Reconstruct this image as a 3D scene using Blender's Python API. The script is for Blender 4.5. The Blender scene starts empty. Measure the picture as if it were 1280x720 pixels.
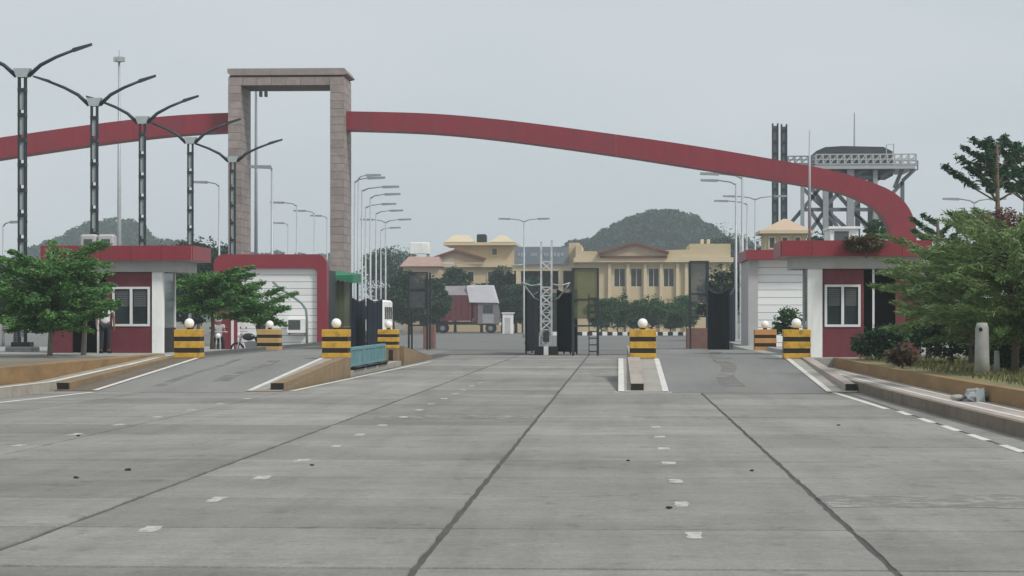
import bpy, bmesh, math, random
import numpy as np
from mathutils import Vector, Matrix
random.seed(7); RNG = np.random.default_rng(7)
scn = bpy.context.scene
COL = scn.collection
R = math.radians

# ------------------------------------------------------------------ camera, sky, sun, exposure
FPX, HY, HCAM, TH = 2738.0, 397.0, 1.6, math.atan(134 / 2738)
cam_d = bpy.data.cameras.new('camera'); cam = bpy.data.objects.new('camera', cam_d); COL.objects.link(cam)
cam.location = (0, 0, HCAM); cam.rotation_euler = (R(90), 0, TH)
cam_d.sensor_width = 36; cam_d.lens = FPX / 1280 * 36; cam_d.shift_y = (HY - 360) / 1280
cam_d.clip_start = 0.3; cam_d.clip_end = 6000
scn.camera = cam
SUN_EL, SUN_AZ = R(48), R(128)          # azimuth clockwise from +Y: veiled sun high on the right, a little behind the camera
w = bpy.data.worlds.new('World'); scn.world = w; w.use_nodes = True
nt = w.node_tree; nt.nodes.clear()
def wn(t): return nt.nodes.new(t)
sky = wn('ShaderNodeTexSky'); sky.sky_type = 'NISHITA'; sky.sun_disc = False
sky.sun_elevation = SUN_EL; sky.sun_rotation = SUN_AZ; sky.dust_density = 4; sky.air_density = 1.2
hs = wn('ShaderNodeHueSaturation'); hs.inputs['Saturation'].default_value = 0.3; hs.inputs['Value'].default_value = 0.6
tc = wn('ShaderNodeTexCoord'); mp = wn('ShaderNodeMapping'); mp.inputs['Scale'].default_value = (2.2, 2.2, 9)
nz = wn('ShaderNodeTexNoise'); nz.inputs['Scale'].default_value = 1.3; nz.inputs['Detail'].default_value = 5
cr = wn('ShaderNodeValToRGB'); cr.color_ramp.elements[0].position = .3; cr.color_ramp.elements[1].position = .72
cr.color_ramp.elements[0].color = (3.65, 4.08, 4.37, 1); cr.color_ramp.elements[1].color = (4.45, 4.75, 4.95, 1)
mx = wn('ShaderNodeMixRGB'); mx.inputs['Fac'].default_value = 0.9
bg = wn('ShaderNodeBackground'); bg.inputs['Strength'].default_value = 0.1
wo = wn('ShaderNodeOutputWorld')
for a, b in ((sky.outputs[0], hs.inputs['Color']), (tc.outputs['Generated'], mp.inputs[0]), (mp.outputs[0], nz.inputs['Vector']),
             (nz.outputs['Fac'], cr.inputs[0]), (hs.outputs[0], mx.inputs[1]), (cr.outputs[0], mx.inputs[2]),
             (mx.outputs[0], bg.inputs['Color']), (bg.outputs[0], wo.inputs['Surface'])):
    nt.links.new(a, b)
sd = bpy.data.lights.new('sun', 'SUN'); sd.energy = 1.5; sd.angle = R(10); sd.color = (1, .96, .9)
sun = bpy.data.objects.new('sun', sd); COL.objects.link(sun)
sdir = Vector((math.sin(SUN_AZ) * math.cos(SUN_EL), math.cos(SUN_AZ) * math.cos(SUN_EL), math.sin(SUN_EL)))
sun.rotation_euler = sdir.to_track_quat('Z', 'Y').to_euler(); sun.location = (60, 60, 80)
scn.view_settings.view_transform = 'Standard'; scn.view_settings.look = 'None'
scn.view_settings.exposure = 0.66; scn.view_settings.gamma = 1
scn.cycles.max_bounces = 6; scn.cycles.volume_bounces = 1; scn.cycles.use_denoising = True

# ------------------------------------------------------------------ photo geometry -> road frame (X right, Y along the road)
def XX(px, Y): return Y * math.tan(math.atan((px - 640) / FPX) - TH)
def ZZ(px, py, Y):
    d = -XX(px, Y) * math.sin(TH) + Y * math.cos(TH)
    return HCAM + (HY - py) / FPX * d
def PT(px, py, Y): return Vector((XX(px, Y), Y, ZZ(px, py, Y)))

# ------------------------------------------------------------------ materials
MATS = {}
def mat(name, col, rough=.8, var=.12, scale=3.0, bump=.0, metal=0.0, fine=40.0, stretch=(1, 1, 1), orand=0.0, dirt=None, dirt_amt=.4, spec=.35):
    if name in MATS: return MATS[name]
    m = bpy.data.materials.new(name); m.use_nodes = True; t = m.node_tree; n = t.nodes; L = t.links
    p = n['Principled BSDF']; p.inputs['Roughness'].default_value = rough; p.inputs['Metallic'].default_value = metal
    p.inputs['Specular IOR Level'].default_value = spec
    tc = n.new('ShaderNodeTexCoord'); mp = n.new('ShaderNodeMapping'); mp.inputs['Scale'].default_value = stretch
    oi = n.new('ShaderNodeObjectInfo'); vm = n.new('ShaderNodeVectorMath'); vm.operation = 'ADD'
    mu = n.new('ShaderNodeMath'); mu.operation = 'MULTIPLY'; mu.inputs[1].default_value = 57.0
    L.new(oi.outputs['Random'], mu.inputs[0]); L.new(tc.outputs['Object'], mp.inputs[0])
    L.new(mp.outputs[0], vm.inputs[0]); L.new(mu.outputs[0], vm.inputs[1])
    n1 = n.new('ShaderNodeTexNoise'); n1.inputs['Scale'].default_value = scale; n1.inputs['Detail'].default_value = 6; n1.inputs['Roughness'].default_value = .62
    n2 = n.new('ShaderNodeTexNoise'); n2.inputs['Scale'].default_value = fine; n2.inputs['Detail'].default_value = 3
    L.new(vm.outputs[0], n1.inputs['Vector']); L.new(vm.outputs[0], n2.inputs['Vector'])
    mr = n.new('ShaderNodeMapRange'); mr.inputs['From Min'].default_value = .25; mr.inputs['From Max'].default_value = .75
    mr.inputs['To Min'].default_value = 1 - var; mr.inputs['To Max'].default_value = 1 + var; L.new(n1.outputs['Fac'], mr.inputs['Value'])
    mr2 = n.new('ShaderNodeMapRange'); mr2.inputs['From Min'].default_value = .25; mr2.inputs['From Max'].default_value = .75
    mr2.inputs['To Min'].default_value = 1 - var * .5; mr2.inputs['To Max'].default_value = 1 + var * .5; L.new(n2.outputs['Fac'], mr2.inputs['Value'])
    ml = n.new('ShaderNodeMath'); ml.operation = 'MULTIPLY'; L.new(mr.outputs[0], ml.inputs[0]); L.new(mr2.outputs[0], ml.inputs[1])
    last = ml
    if orand:
        mr3 = n.new('ShaderNodeMapRange'); mr3.inputs['To Min'].default_value = 1 - orand; mr3.inputs['To Max'].default_value = 1 + orand
        L.new(oi.outputs['Random'], mr3.inputs['Value'])
        ml2 = n.new('ShaderNodeMath'); ml2.operation = 'MULTIPLY'; L.new(ml.outputs[0], ml2.inputs[0]); L.new(mr3.outputs[0], ml2.inputs[1]); last = ml2
    vs = n.new('ShaderNodeVectorMath'); vs.operation = 'SCALE'; vs.inputs[0].default_value = col[:3]; L.new(last.outputs[0], vs.inputs['Scale'])
    src = vs.outputs[0]
    if dirt:
        n3 = n.new('ShaderNodeTexNoise'); n3.inputs['Scale'].default_value = scale * .7; n3.inputs['Detail'].default_value = 8; n3.inputs['Roughness'].default_value = .7
        L.new(vm.outputs[0], n3.inputs['Vector'])
        r = n.new('ShaderNodeValToRGB'); r.color_ramp.elements[0].position = .48; r.color_ramp.elements[1].position = .68
        r.color_ramp.elements[0].color = (0, 0, 0, 1); r.color_ramp.elements[1].color = (dirt_amt,) * 3 + (1,)
        L.new(n3.outputs['Fac'], r.inputs[0])
        mixn = n.new('ShaderNodeMixRGB'); L.new(r.outputs[0], mixn.inputs[0]); L.new(src, mixn.inputs[1]); mixn.inputs[2].default_value = (*dirt, 1)
        src = mixn.outputs[0]
    L.new(src, p.inputs['Base Color'])
    if bump:
        b = n.new('ShaderNodeBump'); b.inputs['Strength'].default_value = bump; b.inputs['Distance'].default_value = .02
        L.new(n2.outputs['Fac'], b.inputs['Height']); L.new(b.outputs[0], p.inputs['Normal'])
    MATS[name] = m; return m
def leaf_mat(name, dark, light, rough=.6, isl=.45, nsc=1.4, nw=.55):
    m = bpy.data.materials.new(name); m.use_nodes = True; t = m.node_tree; n = t.nodes; L = t.links
    p = n['Principled BSDF']; p.inputs['Roughness'].default_value = rough; p.inputs['Specular IOR Level'].default_value = .25
    g = n.new('ShaderNodeNewGeometry'); r = n.new('ShaderNodeValToRGB')
    r.color_ramp.elements[0].color = (*dark, 1); r.color_ramp.elements[1].color = (*light, 1)
    e = r.color_ramp.elements.new(.6); e.color = tuple((a + b) / 2 for a, b in zip(dark, light)) + (1,)
    tc = n.new('ShaderNodeTexCoord'); nz = n.new('ShaderNodeTexNoise'); nz.inputs['Scale'].default_value = nsc; nz.inputs['Detail'].default_value = 2
    L.new(tc.outputs['Object'], nz.inputs['Vector'])
    mxx = n.new('ShaderNodeMath'); mxx.operation = 'MULTIPLY_ADD'; mxx.inputs[1].default_value = isl
    m2 = n.new('ShaderNodeMapRange'); m2.inputs['From Min'].default_value = .3; m2.inputs['From Max'].default_value = .7; m2.inputs['To Max'].default_value = nw
    L.new(nz.outputs['Fac'], m2.inputs['Value'])
    L.new(g.outputs['Random Per Island'], mxx.inputs[0]); L.new(m2.outputs[0], mxx.inputs[2]); L.new(mxx.outputs[0], r.inputs[0])
    L.new(r.outputs[0], p.inputs['Base Color'])
    tr = n.new('ShaderNodeBsdfTranslucent'); L.new(r.outputs[0], tr.inputs['Color'])
    ms = n.new('ShaderNodeMixShader'); ms.inputs[0].default_value = .25
    L.new(p.outputs[0], ms.inputs[1]); L.new(tr.outputs[0], ms.inputs[2]); L.new(ms.outputs[0], n['Material Output'].inputs['Surface'])
    MATS[name] = m; return m
def glass_mat(name, col, rough=.08):
    m = mat(name, col, rough=rough, var=.25, scale=1.2, spec=.6); return m

def slab_material():
    m = bpy.data.materials.new('slab_concrete'); m.use_nodes = True; t = m.node_tree; n = t.nodes; L = t.links; p = n['Principled BSDF']
    p.inputs['Roughness'].default_value = .88; p.inputs['Specular IOR Level'].default_value = .3
    g = n.new('ShaderNodeNewGeometry'); oi = n.new('ShaderNodeObjectInfo')
    def noise(sc, scale, det, rough=.6, off=0):
        mp = n.new('ShaderNodeMapping'); mp.inputs['Scale'].default_value = sc; mp.inputs['Location'].default_value = (off, off, off); L.new(g.outputs['Position'], mp.inputs[0])
        q = n.new('ShaderNodeTexNoise'); q.inputs['Scale'].default_value = scale; q.inputs['Detail'].default_value = det; q.inputs['Roughness'].default_value = rough
        L.new(mp.outputs[0], q.inputs['Vector']); return q.outputs['Fac']
    def rng(v, a, b, c, d):
        q = n.new('ShaderNodeMapRange'); q.inputs['From Min'].default_value = a; q.inputs['From Max'].default_value = b; q.inputs['To Min'].default_value = c; q.inputs['To Max'].default_value = d
        L.new(v, q.inputs['Value']); return q.outputs[0]
    def mul(a, b):
        q = n.new('ShaderNodeMath'); q.operation = 'MULTIPLY'; L.new(a, q.inputs[0]); L.new(b, q.inputs[1]); return q.outputs[0]
    v = rng(oi.outputs['Random'], 0, 1, .80, 1.13)
    v = mul(v, rng(noise((.5, .7, 1), .5, 8, .68), .3, .7, .78, 1.22))           # broad blotches
    v = mul(v, rng(noise((.3, 3.2, 1), 1.1, 6, .7, 9), .32, .68, .94, 1.06))        # drag marks of the screed
    v = mul(v, rng(noise((1.6, .12, 1), 1.2, 5, .6, 4), .45, .75, 1.0, .80))        # faint wheel tracks
    v = mul(v, rng(noise((1, 1, 1), 11, 5, .8, 21), .3, .7, .84, 1.16))
    v = mul(v, rng(noise((1, 1, 1), 34, 4, .75), .25, .75, .80, 1.20))             # grit
    v = mul(v, rng(noise((1, .8, 1), 2.6, 6, .72, 2), .57, .69, 1.0, .70))           # drips and stains
    v = mul(v, rng(noise((.6, 1.6, 1), 2.4, 6, .72, 14), .60, .74, 1.0, 1.22))     # pale scuffs
    vs = n.new('ShaderNodeVectorMath'); vs.operation = 'SCALE'; vs.inputs[0].default_value = (.262, .253, .236); L.new(v, vs.inputs['Scale']); L.new(vs.outputs[0], p.inputs['Base Color'])
    b = n.new('ShaderNodeBump'); b.inputs['Strength'].default_value = .5; b.inputs['Distance'].default_value = .012; L.new(noise((1, 1.8, 1), 26, 5, .7, 3), b.inputs['Height']); L.new(b.outputs[0], p.inputs['Normal'])
    MATS['slab_concrete'] = m; return m
M_slab = slab_material()
M_joint = mat('joint_sealant', (.085, .083, .078), .9, .25, 3)
M_asph = mat('asphalt', (.195, .193, .187), .9, .2, .5, .2, fine=20, stretch=(1.5, .25, 1), dirt=(.21, .205, .19), dirt_amt=.6)
M_asphfar = mat('far_asphalt', (.165, .163, .157), .9, .14, .2, fine=8)
M_earth = mat('earth', (.19, .17, .13), 1, .2, .3, .3, fine=12, dirt=(.09, .10, .05), dirt_amt=.6)
M_white = mat('white_road_paint', (.66, .65, .6), .7, .12, 6, dirt=(.3, .3, .28), dirt_amt=.65)
M_whiteworn = mat('worn_white_paint', (.5, .495, .465), .8, .15, 14, dirt=(.25, .245, .23), dirt_amt=1.0)
def wear_through(m, scale, lo, hi):   # paint rubbed away in patches so the concrete below shows
    t = m.node_tree; n = t.nodes; L = t.links; tc = n.new('ShaderNodeTexCoord'); q = n.new('ShaderNodeTexNoise'); q.inputs['Scale'].default_value = scale; q.inputs['Detail'].default_value = 6; q.inputs['Roughness'].default_value = .7
    L.new(tc.outputs['Object'], q.inputs['Vector']); k = n.new('ShaderNodeMapRange'); k.inputs['From Min'].default_value = lo; k.inputs['From Max'].default_value = hi; L.new(q.outputs['Fac'], k.inputs['Value'])
    tr = n.new('ShaderNodeBsdfTransparent'); ms = n.new('ShaderNodeMixShader'); L.new(k.outputs[0], ms.inputs[0]); L.new(tr.outputs[0], ms.inputs[1]); L.new(n['Principled BSDF'].outputs[0], ms.inputs[2]); L.new(ms.outputs[0], n['Material Output'].inputs['Surface'])
wear_through(M_whiteworn, 9, .27, .48)
M_kerb = mat('kerb_concrete', (.33, .3, .255), .9, .14, 2, .2, dirt=(.17, .13, .09), dirt_amt=.6)
M_path = mat('path_concrete', (.40, .345, .31), .9, .12, 1.2, .2, stretch=(2, .4, 1), dirt=(.2, .17, .14), dirt_amt=.5)
M_ochre = mat('ochre_wall_paint', (.275, .17, .075), .85, .18, 1.6, .2, stretch=(1, .6, 2), dirt=(.13, .09, .055), dirt_amt=.7)
M_rampside = mat('ramp_side_paint', (.255, .178, .10), .85, .15, 2, .2, dirt=(.16, .12, .08), dirt_amt=.7)
M_gutter = mat('dirty_brown_concrete', (.15, .12, .09), .9, .18, 2, .2, dirt=(.09, .075, .06), dirt_amt=.6)
M_ramp = mat('ramp_concrete', (.35, .33, .29), .9, .14, 2.5, .2, dirt=(.2, .18, .15), dirt_amt=.5)
M_yellow = mat('yellow_paint', (.60, .35, .045), .6, .16, 7, .05, dirt=(.2, .12, .04), dirt_amt=.75)
M_orange = mat('faded_orange_paint', (.52, .25, .08), .6, .12, 5, dirt=(.3, .15, .07), dirt_amt=.5)
M_cream = mat('cream_stripe_paint', (.52, .34, .13), .6, .12, 5, dirt=(.3, .2, .1), dirt_amt=.5)
M_black = mat('black_paint', (.018, .016, .014), .55, .2, 5)
M_globe = mat('opal_globe', (.88, .88, .86), .2, .02, 3, spec=.5)
M_maroon = mat('maroon_cladding', (.25, .036, .05), .42, .10, 1.2, stretch=(1, 1, .35), orand=.015, dirt=(.16, .06, .065), dirt_amt=.5)
M_maroon2 = mat('maroon_wall_paint', (.15, .032, .045), .55, .14, 2.0, stretch=(1, 1, .6), dirt=(.2, .09, .09), dirt_amt=.3)
M_stone = mat('pink_stone_tile', (.315, .265, .25), .6, .2, 2.2, .1, fine=14, orand=.10, dirt=(.22, .185, .175), dirt_amt=.5)
M_stonej = mat('tile_bed', (.19, .16, .15), .9, .1, 3)
M_wallw = mat('white_wall_paint', (.86, .86, .84), .7, .06, 1.5, stretch=(1, 1, .3), dirt=(.52, .5, .46), dirt_amt=.5)
M_plank = mat('white_cladding', (.8, .81, .8), .5, .05, 1.0, stretch=(.4, 1, 3), orand=.05, dirt=(.62, .62, .6), dirt_amt=.3)
M_beamw = mat('grey_white_beam', (.44, .43, .43), .7, .08, 1.5, dirt=(.28, .27, .26), dirt_amt=.4)
M_frame = mat('white_window_frame', (.7, .7, .7), .4, .05, 4)
M_glass = glass_mat('dark_glass', (.03, .04, .045))
M_glassg = glass_mat('grey_glass', (.09, .11, .12), .1)
M_blind = mat('window_blind', (.13, .14, .14), .7, .1, 3)
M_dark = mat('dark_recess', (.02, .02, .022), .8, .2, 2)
M_galv = mat('galvanised_steel', (.42, .44, .45), .5, .12, 3, metal=.3)
M_greyst = mat('grey_painted_steel', (.22, .24, .25), .55, .12, 3, metal=.2)
M_legst = mat('tower_leg_paint', (.3, .32, .33), .6, .12, 2)
M_towst = mat('tower_steel', (.12, .135, .145), .6, .15, 2)
M_dkst = mat('dark_steel', (.035, .045, .05), .5, .2, 4, metal=.2)
M_lampst = mat('charcoal_lamp_paint', (.028, .038, .043), .45, .15, 4)
M_batten = mat('pale_batten', (.36, .40, .41), .5, .1, 4)
M_gate = mat('black_gate_sheet', (.010, .013, .017), .75, .25, 1.2, spec=.12)
M_gate2 = mat('blue_black_gate_sheet', (.014, .02, .035), .75, .25, 1.2, spec=.12)
M_mesh = mat('green_mesh', (.10, .125, .06), .9, .2, 2, dirt=(.16, .19, .12), dirt_amt=.5)
M_meshg = mat('grey_mesh', (.09, .105, .115), .9, .2, 2, dirt=(.15, .16, .17), dirt_amt=.5)
for q_ in (M_mesh, M_meshg): wear_through(q_, 60, .22, .72)   # woven mesh: the light shows through its holes
M_tarpg = mat('green_tarp', (.03, .2, .11), .6, .1, 2)
M_lattw = mat('white_lattice_paint', (.55, .56, .57), .6, .12, 4, dirt=(.16, .16, .17), dirt_amt=.8)
M_teal = mat('teal_sheet', (.09, .225, .25), .5, .15, 2, dirt=(.25, .36, .37), dirt_amt=.6)
M_buff = mat('buff_wall', (.56, .46, .30), .85, .07, .4, dirt=(.45, .33, .18), dirt_amt=.4)
M_bufft = mat('buff_trim', (.62, .52, .36), .8, .06, .6)
M_pedim = mat('pink_pediment', (.53, .40, .29), .85, .06, .5)
M_brick = mat('red_brown_roof', (.2, .075, .05), .85, .15, 1.5)
M_pinkroof = mat('pink_tile_roof', (.38, .26, .22), .85, .15, 1.2)
M_blue = mat('blue_board', (.2, .235, .265), .6, .15, .8)  # greyed blue: haze before the far board is put into its colour
M_truckm = mat('maroon_truck_body', (.14, .03, .04), .7, .18, 1.5, dirt=(.12, .07, .065), dirt_amt=.5)
M_tarp = mat('grey_tarp', (.31, .28, .3), .85, .15, 1.2)
M_tarpw = mat('white_tarp', (.66, .65, .70), .8, .08, 1.2)
M_rubber = mat('tyre_rubber', (.02, .02, .02), .85, .15, 6)
M_bark = mat('bark', (.12, .095, .07), .95, .25, 5, .5, stretch=(1, 1, .3))
M_barkp = mat('pale_bark', (.26, .24, .2), .95, .2, 5, .4, stretch=(1, 1, .3))
M_skin = mat('skin', (.2, .11, .07), .6, .06, 6)
M_shirt = mat('white_shirt', (.68, .68, .69), .85, .06, 6)
M_shirtg = mat('grey_shirt', (.42, .38, .39), .85, .06, 6)
M_trous = mat('dark_trousers', (.03, .033, .04), .85, .1, 6)
M_hair = mat('black_hair', (.012, .011, .01), .6, .1, 9)
M_helm = mat('white_pink_helmet', (.72, .66, .66), .25, .04, 4)
M_bike = mat('black_motorcycle_paint', (.015, .015, .017), .25, .1, 4, spec=.6)
M_conc = mat('grey_concrete', (.34, .34, .32), .9, .12, 3, .3, dirt=(.2, .2, .19), dirt_amt=.5)
M_plast = mat('grey_plastic', (.17, .18, .19), .5, .3, 3, dirt=(.5, .5, .5), dirt_amt=.5)
M_red = mat('red_board', (.3, .03, .045), .5, .1, 3)
M_stoneD = mat('dark_stone', (.05, .05, .05), .9, .2, 9)
M_acgrey = mat('unit_grille', (.08, .09, .09), .6, .1, 4)
M_hill = mat('hill_soil', (.045, .06, .04), 1, .2, .05)
L_left = leaf_mat('leaf_mid_green', (.030, .105, .034), (.21, .41, .12))
L_dark = leaf_mat('leaf_dark_green', (.015, .05, .026), (.07, .15, .07))
L_olive = leaf_mat('leaf_olive_green', (.06, .13, .045), (.30, .40, .16))
L_shrub = leaf_mat('leaf_shrub_green', (.022, .07, .025), (.08, .185, .065))
L_far = leaf_mat('leaf_far_green', (.012, .030, .016), (.045, .085, .04))
L_hill = leaf_mat('leaf_hill_green', (.003, .022, .012), (.026, .09, .042), isl=.12, nsc=.28, nw=.9)
L_brown = leaf_mat('leaf_dry_brown', (.06, .045, .025), (.19, .14, .085))
L_redb = leaf_mat('leaf_red_brown', (.09, .05, .035), (.24, .13, .10))
L_grass = leaf_mat('grass_blade', (.07, .085, .03), (.24, .22, .09))

# ------------------------------------------------------------------ builders
class MB:
    def __init__(s): s.v = []; s.f = []; s.m = []
    def add(s, vs, fs, mi=0):
        k = len(s.v); s.v += [tuple(v) for v in vs]; s.f += [tuple(i + k for i in f) for f in fs]; s.m += [mi] * len(fs); return s
    def box(s, x0, x1, y0, y1, z0, z1, mi=0):
        return s.add([(x0, y0, z0), (x1, y0, z0), (x1, y1, z0), (x0, y1, z0), (x0, y0, z1), (x1, y0, z1), (x1, y1, z1), (x0, y1, z1)],
                     [(0, 3, 2, 1), (4, 5, 6, 7), (0, 1, 5, 4), (1, 2, 6, 5), (2, 3, 7, 6), (3, 0, 4, 7)], mi)
    def hexa(s, p, mi=0):   # eight corners: bottom four anticlockwise, top four
        return s.add(p, [(0, 3, 2, 1), (4, 5, 6, 7), (0, 1, 5, 4), (1, 2, 6, 5), (2, 3, 7, 6), (3, 0, 4, 7)], mi)
    def cbox(s, x0, x1, y0, y1, z0, z1, c=.01, mi=0):   # box with chamfered vertical and top edges
        xs = [(x0 + c, y0), (x1 - c, y0), (x1, y0 + c), (x1, y1 - c), (x1 - c, y1), (x0 + c, y1), (x0, y1 - c), (x0, y0 + c)]
        xi = [(x0 + 2 * c, y0 + c), (x1 - 2 * c, y0 + c), (x1 - c, y0 + 2 * c), (x1 - c, y1 - 2 * c), (x1 - 2 * c, y1 - c), (x0 + 2 * c, y1 - c), (x0 + c, y1 - 2 * c), (x0 + c, y0 + 2 * c)]
        v = [(x, y, z0) for x, y in xs] + [(x, y, z1 - c) for x, y in xs] + [(x, y, z1) for x, y in xi]
        f = [tuple(range(7, -1, -1)), tuple(range(16, 24))]
        for a in (0, 8):
            f += [(a + i, a + (i + 1) % 8, a + 8 + (i + 1) % 8, a + 8 + i) for i in range(8)]
        return s.add(v, f, mi)
    def tube(s, pts, rs, n=8, mi=0, caps=True):
        pts = [Vector(p) for p in pts]
        if not hasattr(rs, '__len__'): rs = [rs] * len(pts)
        ring = []; up = None
        for i, p in enumerate(pts):
            d = (pts[min(i + 1, len(pts) - 1)] - pts[max(i - 1, 0)]).normalized()
            if up is None: up = Vector((0, 0, 1)) if abs(d.z) < .9 else Vector((1, 0, 0))
            a = d.cross(up).normalized(); b = a.cross(d).normalized(); up = b
            ring.append([p + (a * math.cos(2 * math.pi * k / n) + b * math.sin(2 * math.pi * k / n)) * rs[i] for k in range(n)])
        v = [q for r in ring for q in r]; f = []
        for i in range(len(pts) - 1):
            f += [(i * n + k, i * n + (k + 1) % n, (i + 1) * n + (k + 1) % n, (i + 1) * n + k) for k in range(n)]
        if caps: f += [tuple(range(n - 1, -1, -1)), tuple((len(pts) - 1) * n + k for k in range(n))]
        return s.add(v, f, mi)
    def bar(s, a, b, w, h=None, mi=0):   # square bar between two points
        a = Vector(a); b = Vector(b); d = (b - a).normalized(); h = h or w
        up = Vector((0, 0, 1)) if abs(d.z) < .9 else Vector((0, 1, 0))
        x = d.cross(up).normalized() * w / 2; y = x.normalized().cross(d).normalized() * h / 2
        return s.hexa([a - x - y, a + x - y, a + x + y, a - x + y, b - x - y, b + x - y, b + x + y, b - x + y], mi)
    def ball(s, c, r, n=14, mi=0, sc=(1, 1, 1), m=9):
        c = Vector(c); v = [c + Vector((0, 0, -r * sc[2]))]; f = []
        for i in range(1, m):
            t = math.pi * i / m - math.pi / 2
            for k in range(n):
                a = 2 * math.pi * k / n
                v.append(c + Vector((math.cos(t) * math.cos(a) * r * sc[0], math.cos(t) * math.sin(a) * r * sc[1], math.sin(t) * r * sc[2])))
        v.append(c + Vector((0, 0, r * sc[2])))
        f += [(0, 1 + (k + 1) % n, 1 + k) for k in range(n)]
        for i in range(m - 2):
            f += [(1 + i * n + k, 1 + i * n + (k + 1) % n, 1 + (i + 1) * n + (k + 1) % n, 1 + (i + 1) * n + k) for k in range(n)]
        last = len(v) - 1; o = 1 + (m - 2) * n
        f += [(o + k, o + (k + 1) % n, last) for k in range(n)]
        return s.add(v, f, mi)
    def prism(s, poly, axis, a0, a1, mi=0):   # polygon in the plane across axis, extruded along it
        n = len(poly)
        def P(u, v, t): return {'y': (u, t, v), 'x': (t, u, v), 'z': (u, v, t)}[axis]
        v = [P(u, q, a0) for u, q in poly] + [P(u, q, a1) for u, q in poly]
        f = [tuple(range(n)), tuple(range(2 * n - 1, n - 1, -1))] + [(i, n + i, n + (i + 1) % n, (i + 1) % n) for i in range(n)]
        return s.add(v, f, mi)
    def build(s, name, mats, parent=None, org=(0, 0, 0), smooth=False):
        me = bpy.data.meshes.new(name); o = Vector(org)
        me.from_pydata([tuple(Vector(v) - o) for v in s.v], [], s.f)
        if not isinstance(mats, (list, tuple)): mats = [mats]
        for q in mats: me.materials.append(q)
        if len(mats) > 1: me.polygons.foreach_set('material_index', s.m)
        bm = bmesh.new(); bm.from_mesh(me); bmesh.ops.recalc_face_normals(bm, faces=bm.faces); bm.to_mesh(me); bm.free()
        if smooth: me.polygons.foreach_set('use_smooth', [True] * len(me.polygons))
        ob = bpy.data.objects.new(name, me); COL.objects.link(ob)
        if parent: ob.parent = parent
        else: ob.location = o
        return ob
def tag(o, label=None, cat=None, group=None, kind=None):
    if label: o['label'] = label
    if cat: o['category'] = cat
    if group: o['group'] = group
    if kind: o['kind'] = kind
    return o
def empty(name, loc, label, cat, group=None, rz=0):
    o = bpy.data.objects.new(name, None); COL.objects.link(o); o.location = loc; o.rotation_euler = (0, 0, rz); o.empty_display_size = .3
    return tag(o, label, cat, group)
KIDS = {}
def children(o): return [c for c in scn.objects if c.parent == o] if o not in KIDS else KIDS[o]
def copy_tree(o, loc=None, label=None, parent=None, rz=None, scale=None):
    c = o.copy(); COL.objects.link(c); c.parent = parent
    if loc is not None: c.location = loc
    if label: c['label'] = label
    if rz is not None: c.rotation_euler = (0, 0, rz)
    if scale: c.scale = (scale,) * 3
    for k in [q for q in COL.objects if q.parent == o]: copy_tree(k, parent=c)
    return c
def inst(src, loc, parent=None, rz=None):
    c = src.copy(); COL.objects.link(c); c.parent = parent; c.location = loc
    if rz is not None: c.rotation_euler = (0, 0, rz)
    return c
def quads_mesh(name, V, mats, parent=None, org=(0, 0, 0)):   # V: (n,4,3) array of separate leaf faces
    n = len(V); me = bpy.data.meshes.new(name)
    me.vertices.add(4 * n); me.vertices.foreach_set('co', (V.reshape(-1, 3) - np.array(org)).astype(np.float32).ravel())
    me.loops.add(4 * n); me.loops.foreach_set('vertex_index', np.arange(4 * n, dtype=np.int32))
    me.polygons.add(n); me.polygons.foreach_set('loop_start', np.arange(0, 4 * n, 4, dtype=np.int32)); me.polygons.foreach_set('loop_total', np.full(n, 4, dtype=np.int32))
    me.update(calc_edges=True); me.materials.append(mats)
    o = bpy.data.objects.new(name, me); COL.objects.link(o)
    if parent: o.parent = parent
    else: o.location = org
    return o
def leaves(C, size, aspect=.45, flat=.5, dirs=None, drop=0):
    """diamond leaves centred at C; flat -> 1 lies horizontal; dirs gives the long axis"""
    n = len(C)
    d = RNG.normal(size=(n, 3)) if dirs is None else dirs + RNG.normal(size=(n, 3)) * .35
    d[:, 2] = d[:, 2] * (1 - flat) - drop
    d /= np.linalg.norm(d, axis=1)[:, None] + 1e-9
    nn = RNG.normal(size=(n, 3)); nn[:, 2] += flat * 2.5
    s = np.cross(d, nn); s /= np.linalg.norm(s, axis=1)[:, None] + 1e-9
    L = (size * RNG.uniform(.6, 1.35, n))[:, None]
    up = np.cross(s, d) * L * .12
    return np.stack([C - d * L * .5, C + s * L * aspect * .5 + up, C + d * L * .5, C - s * L * aspect * .5 + up], axis=1)
def blob(c, r, n, shell=.55):
    u = RNG.normal(size=(n, 3)); u /= np.linalg.norm(u, axis=1)[:, None]
    q = RNG.uniform(shell ** 3, 1, n) ** (1 / 3)
    return np.array(c) + u * q[:, None] * np.array(r)
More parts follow.
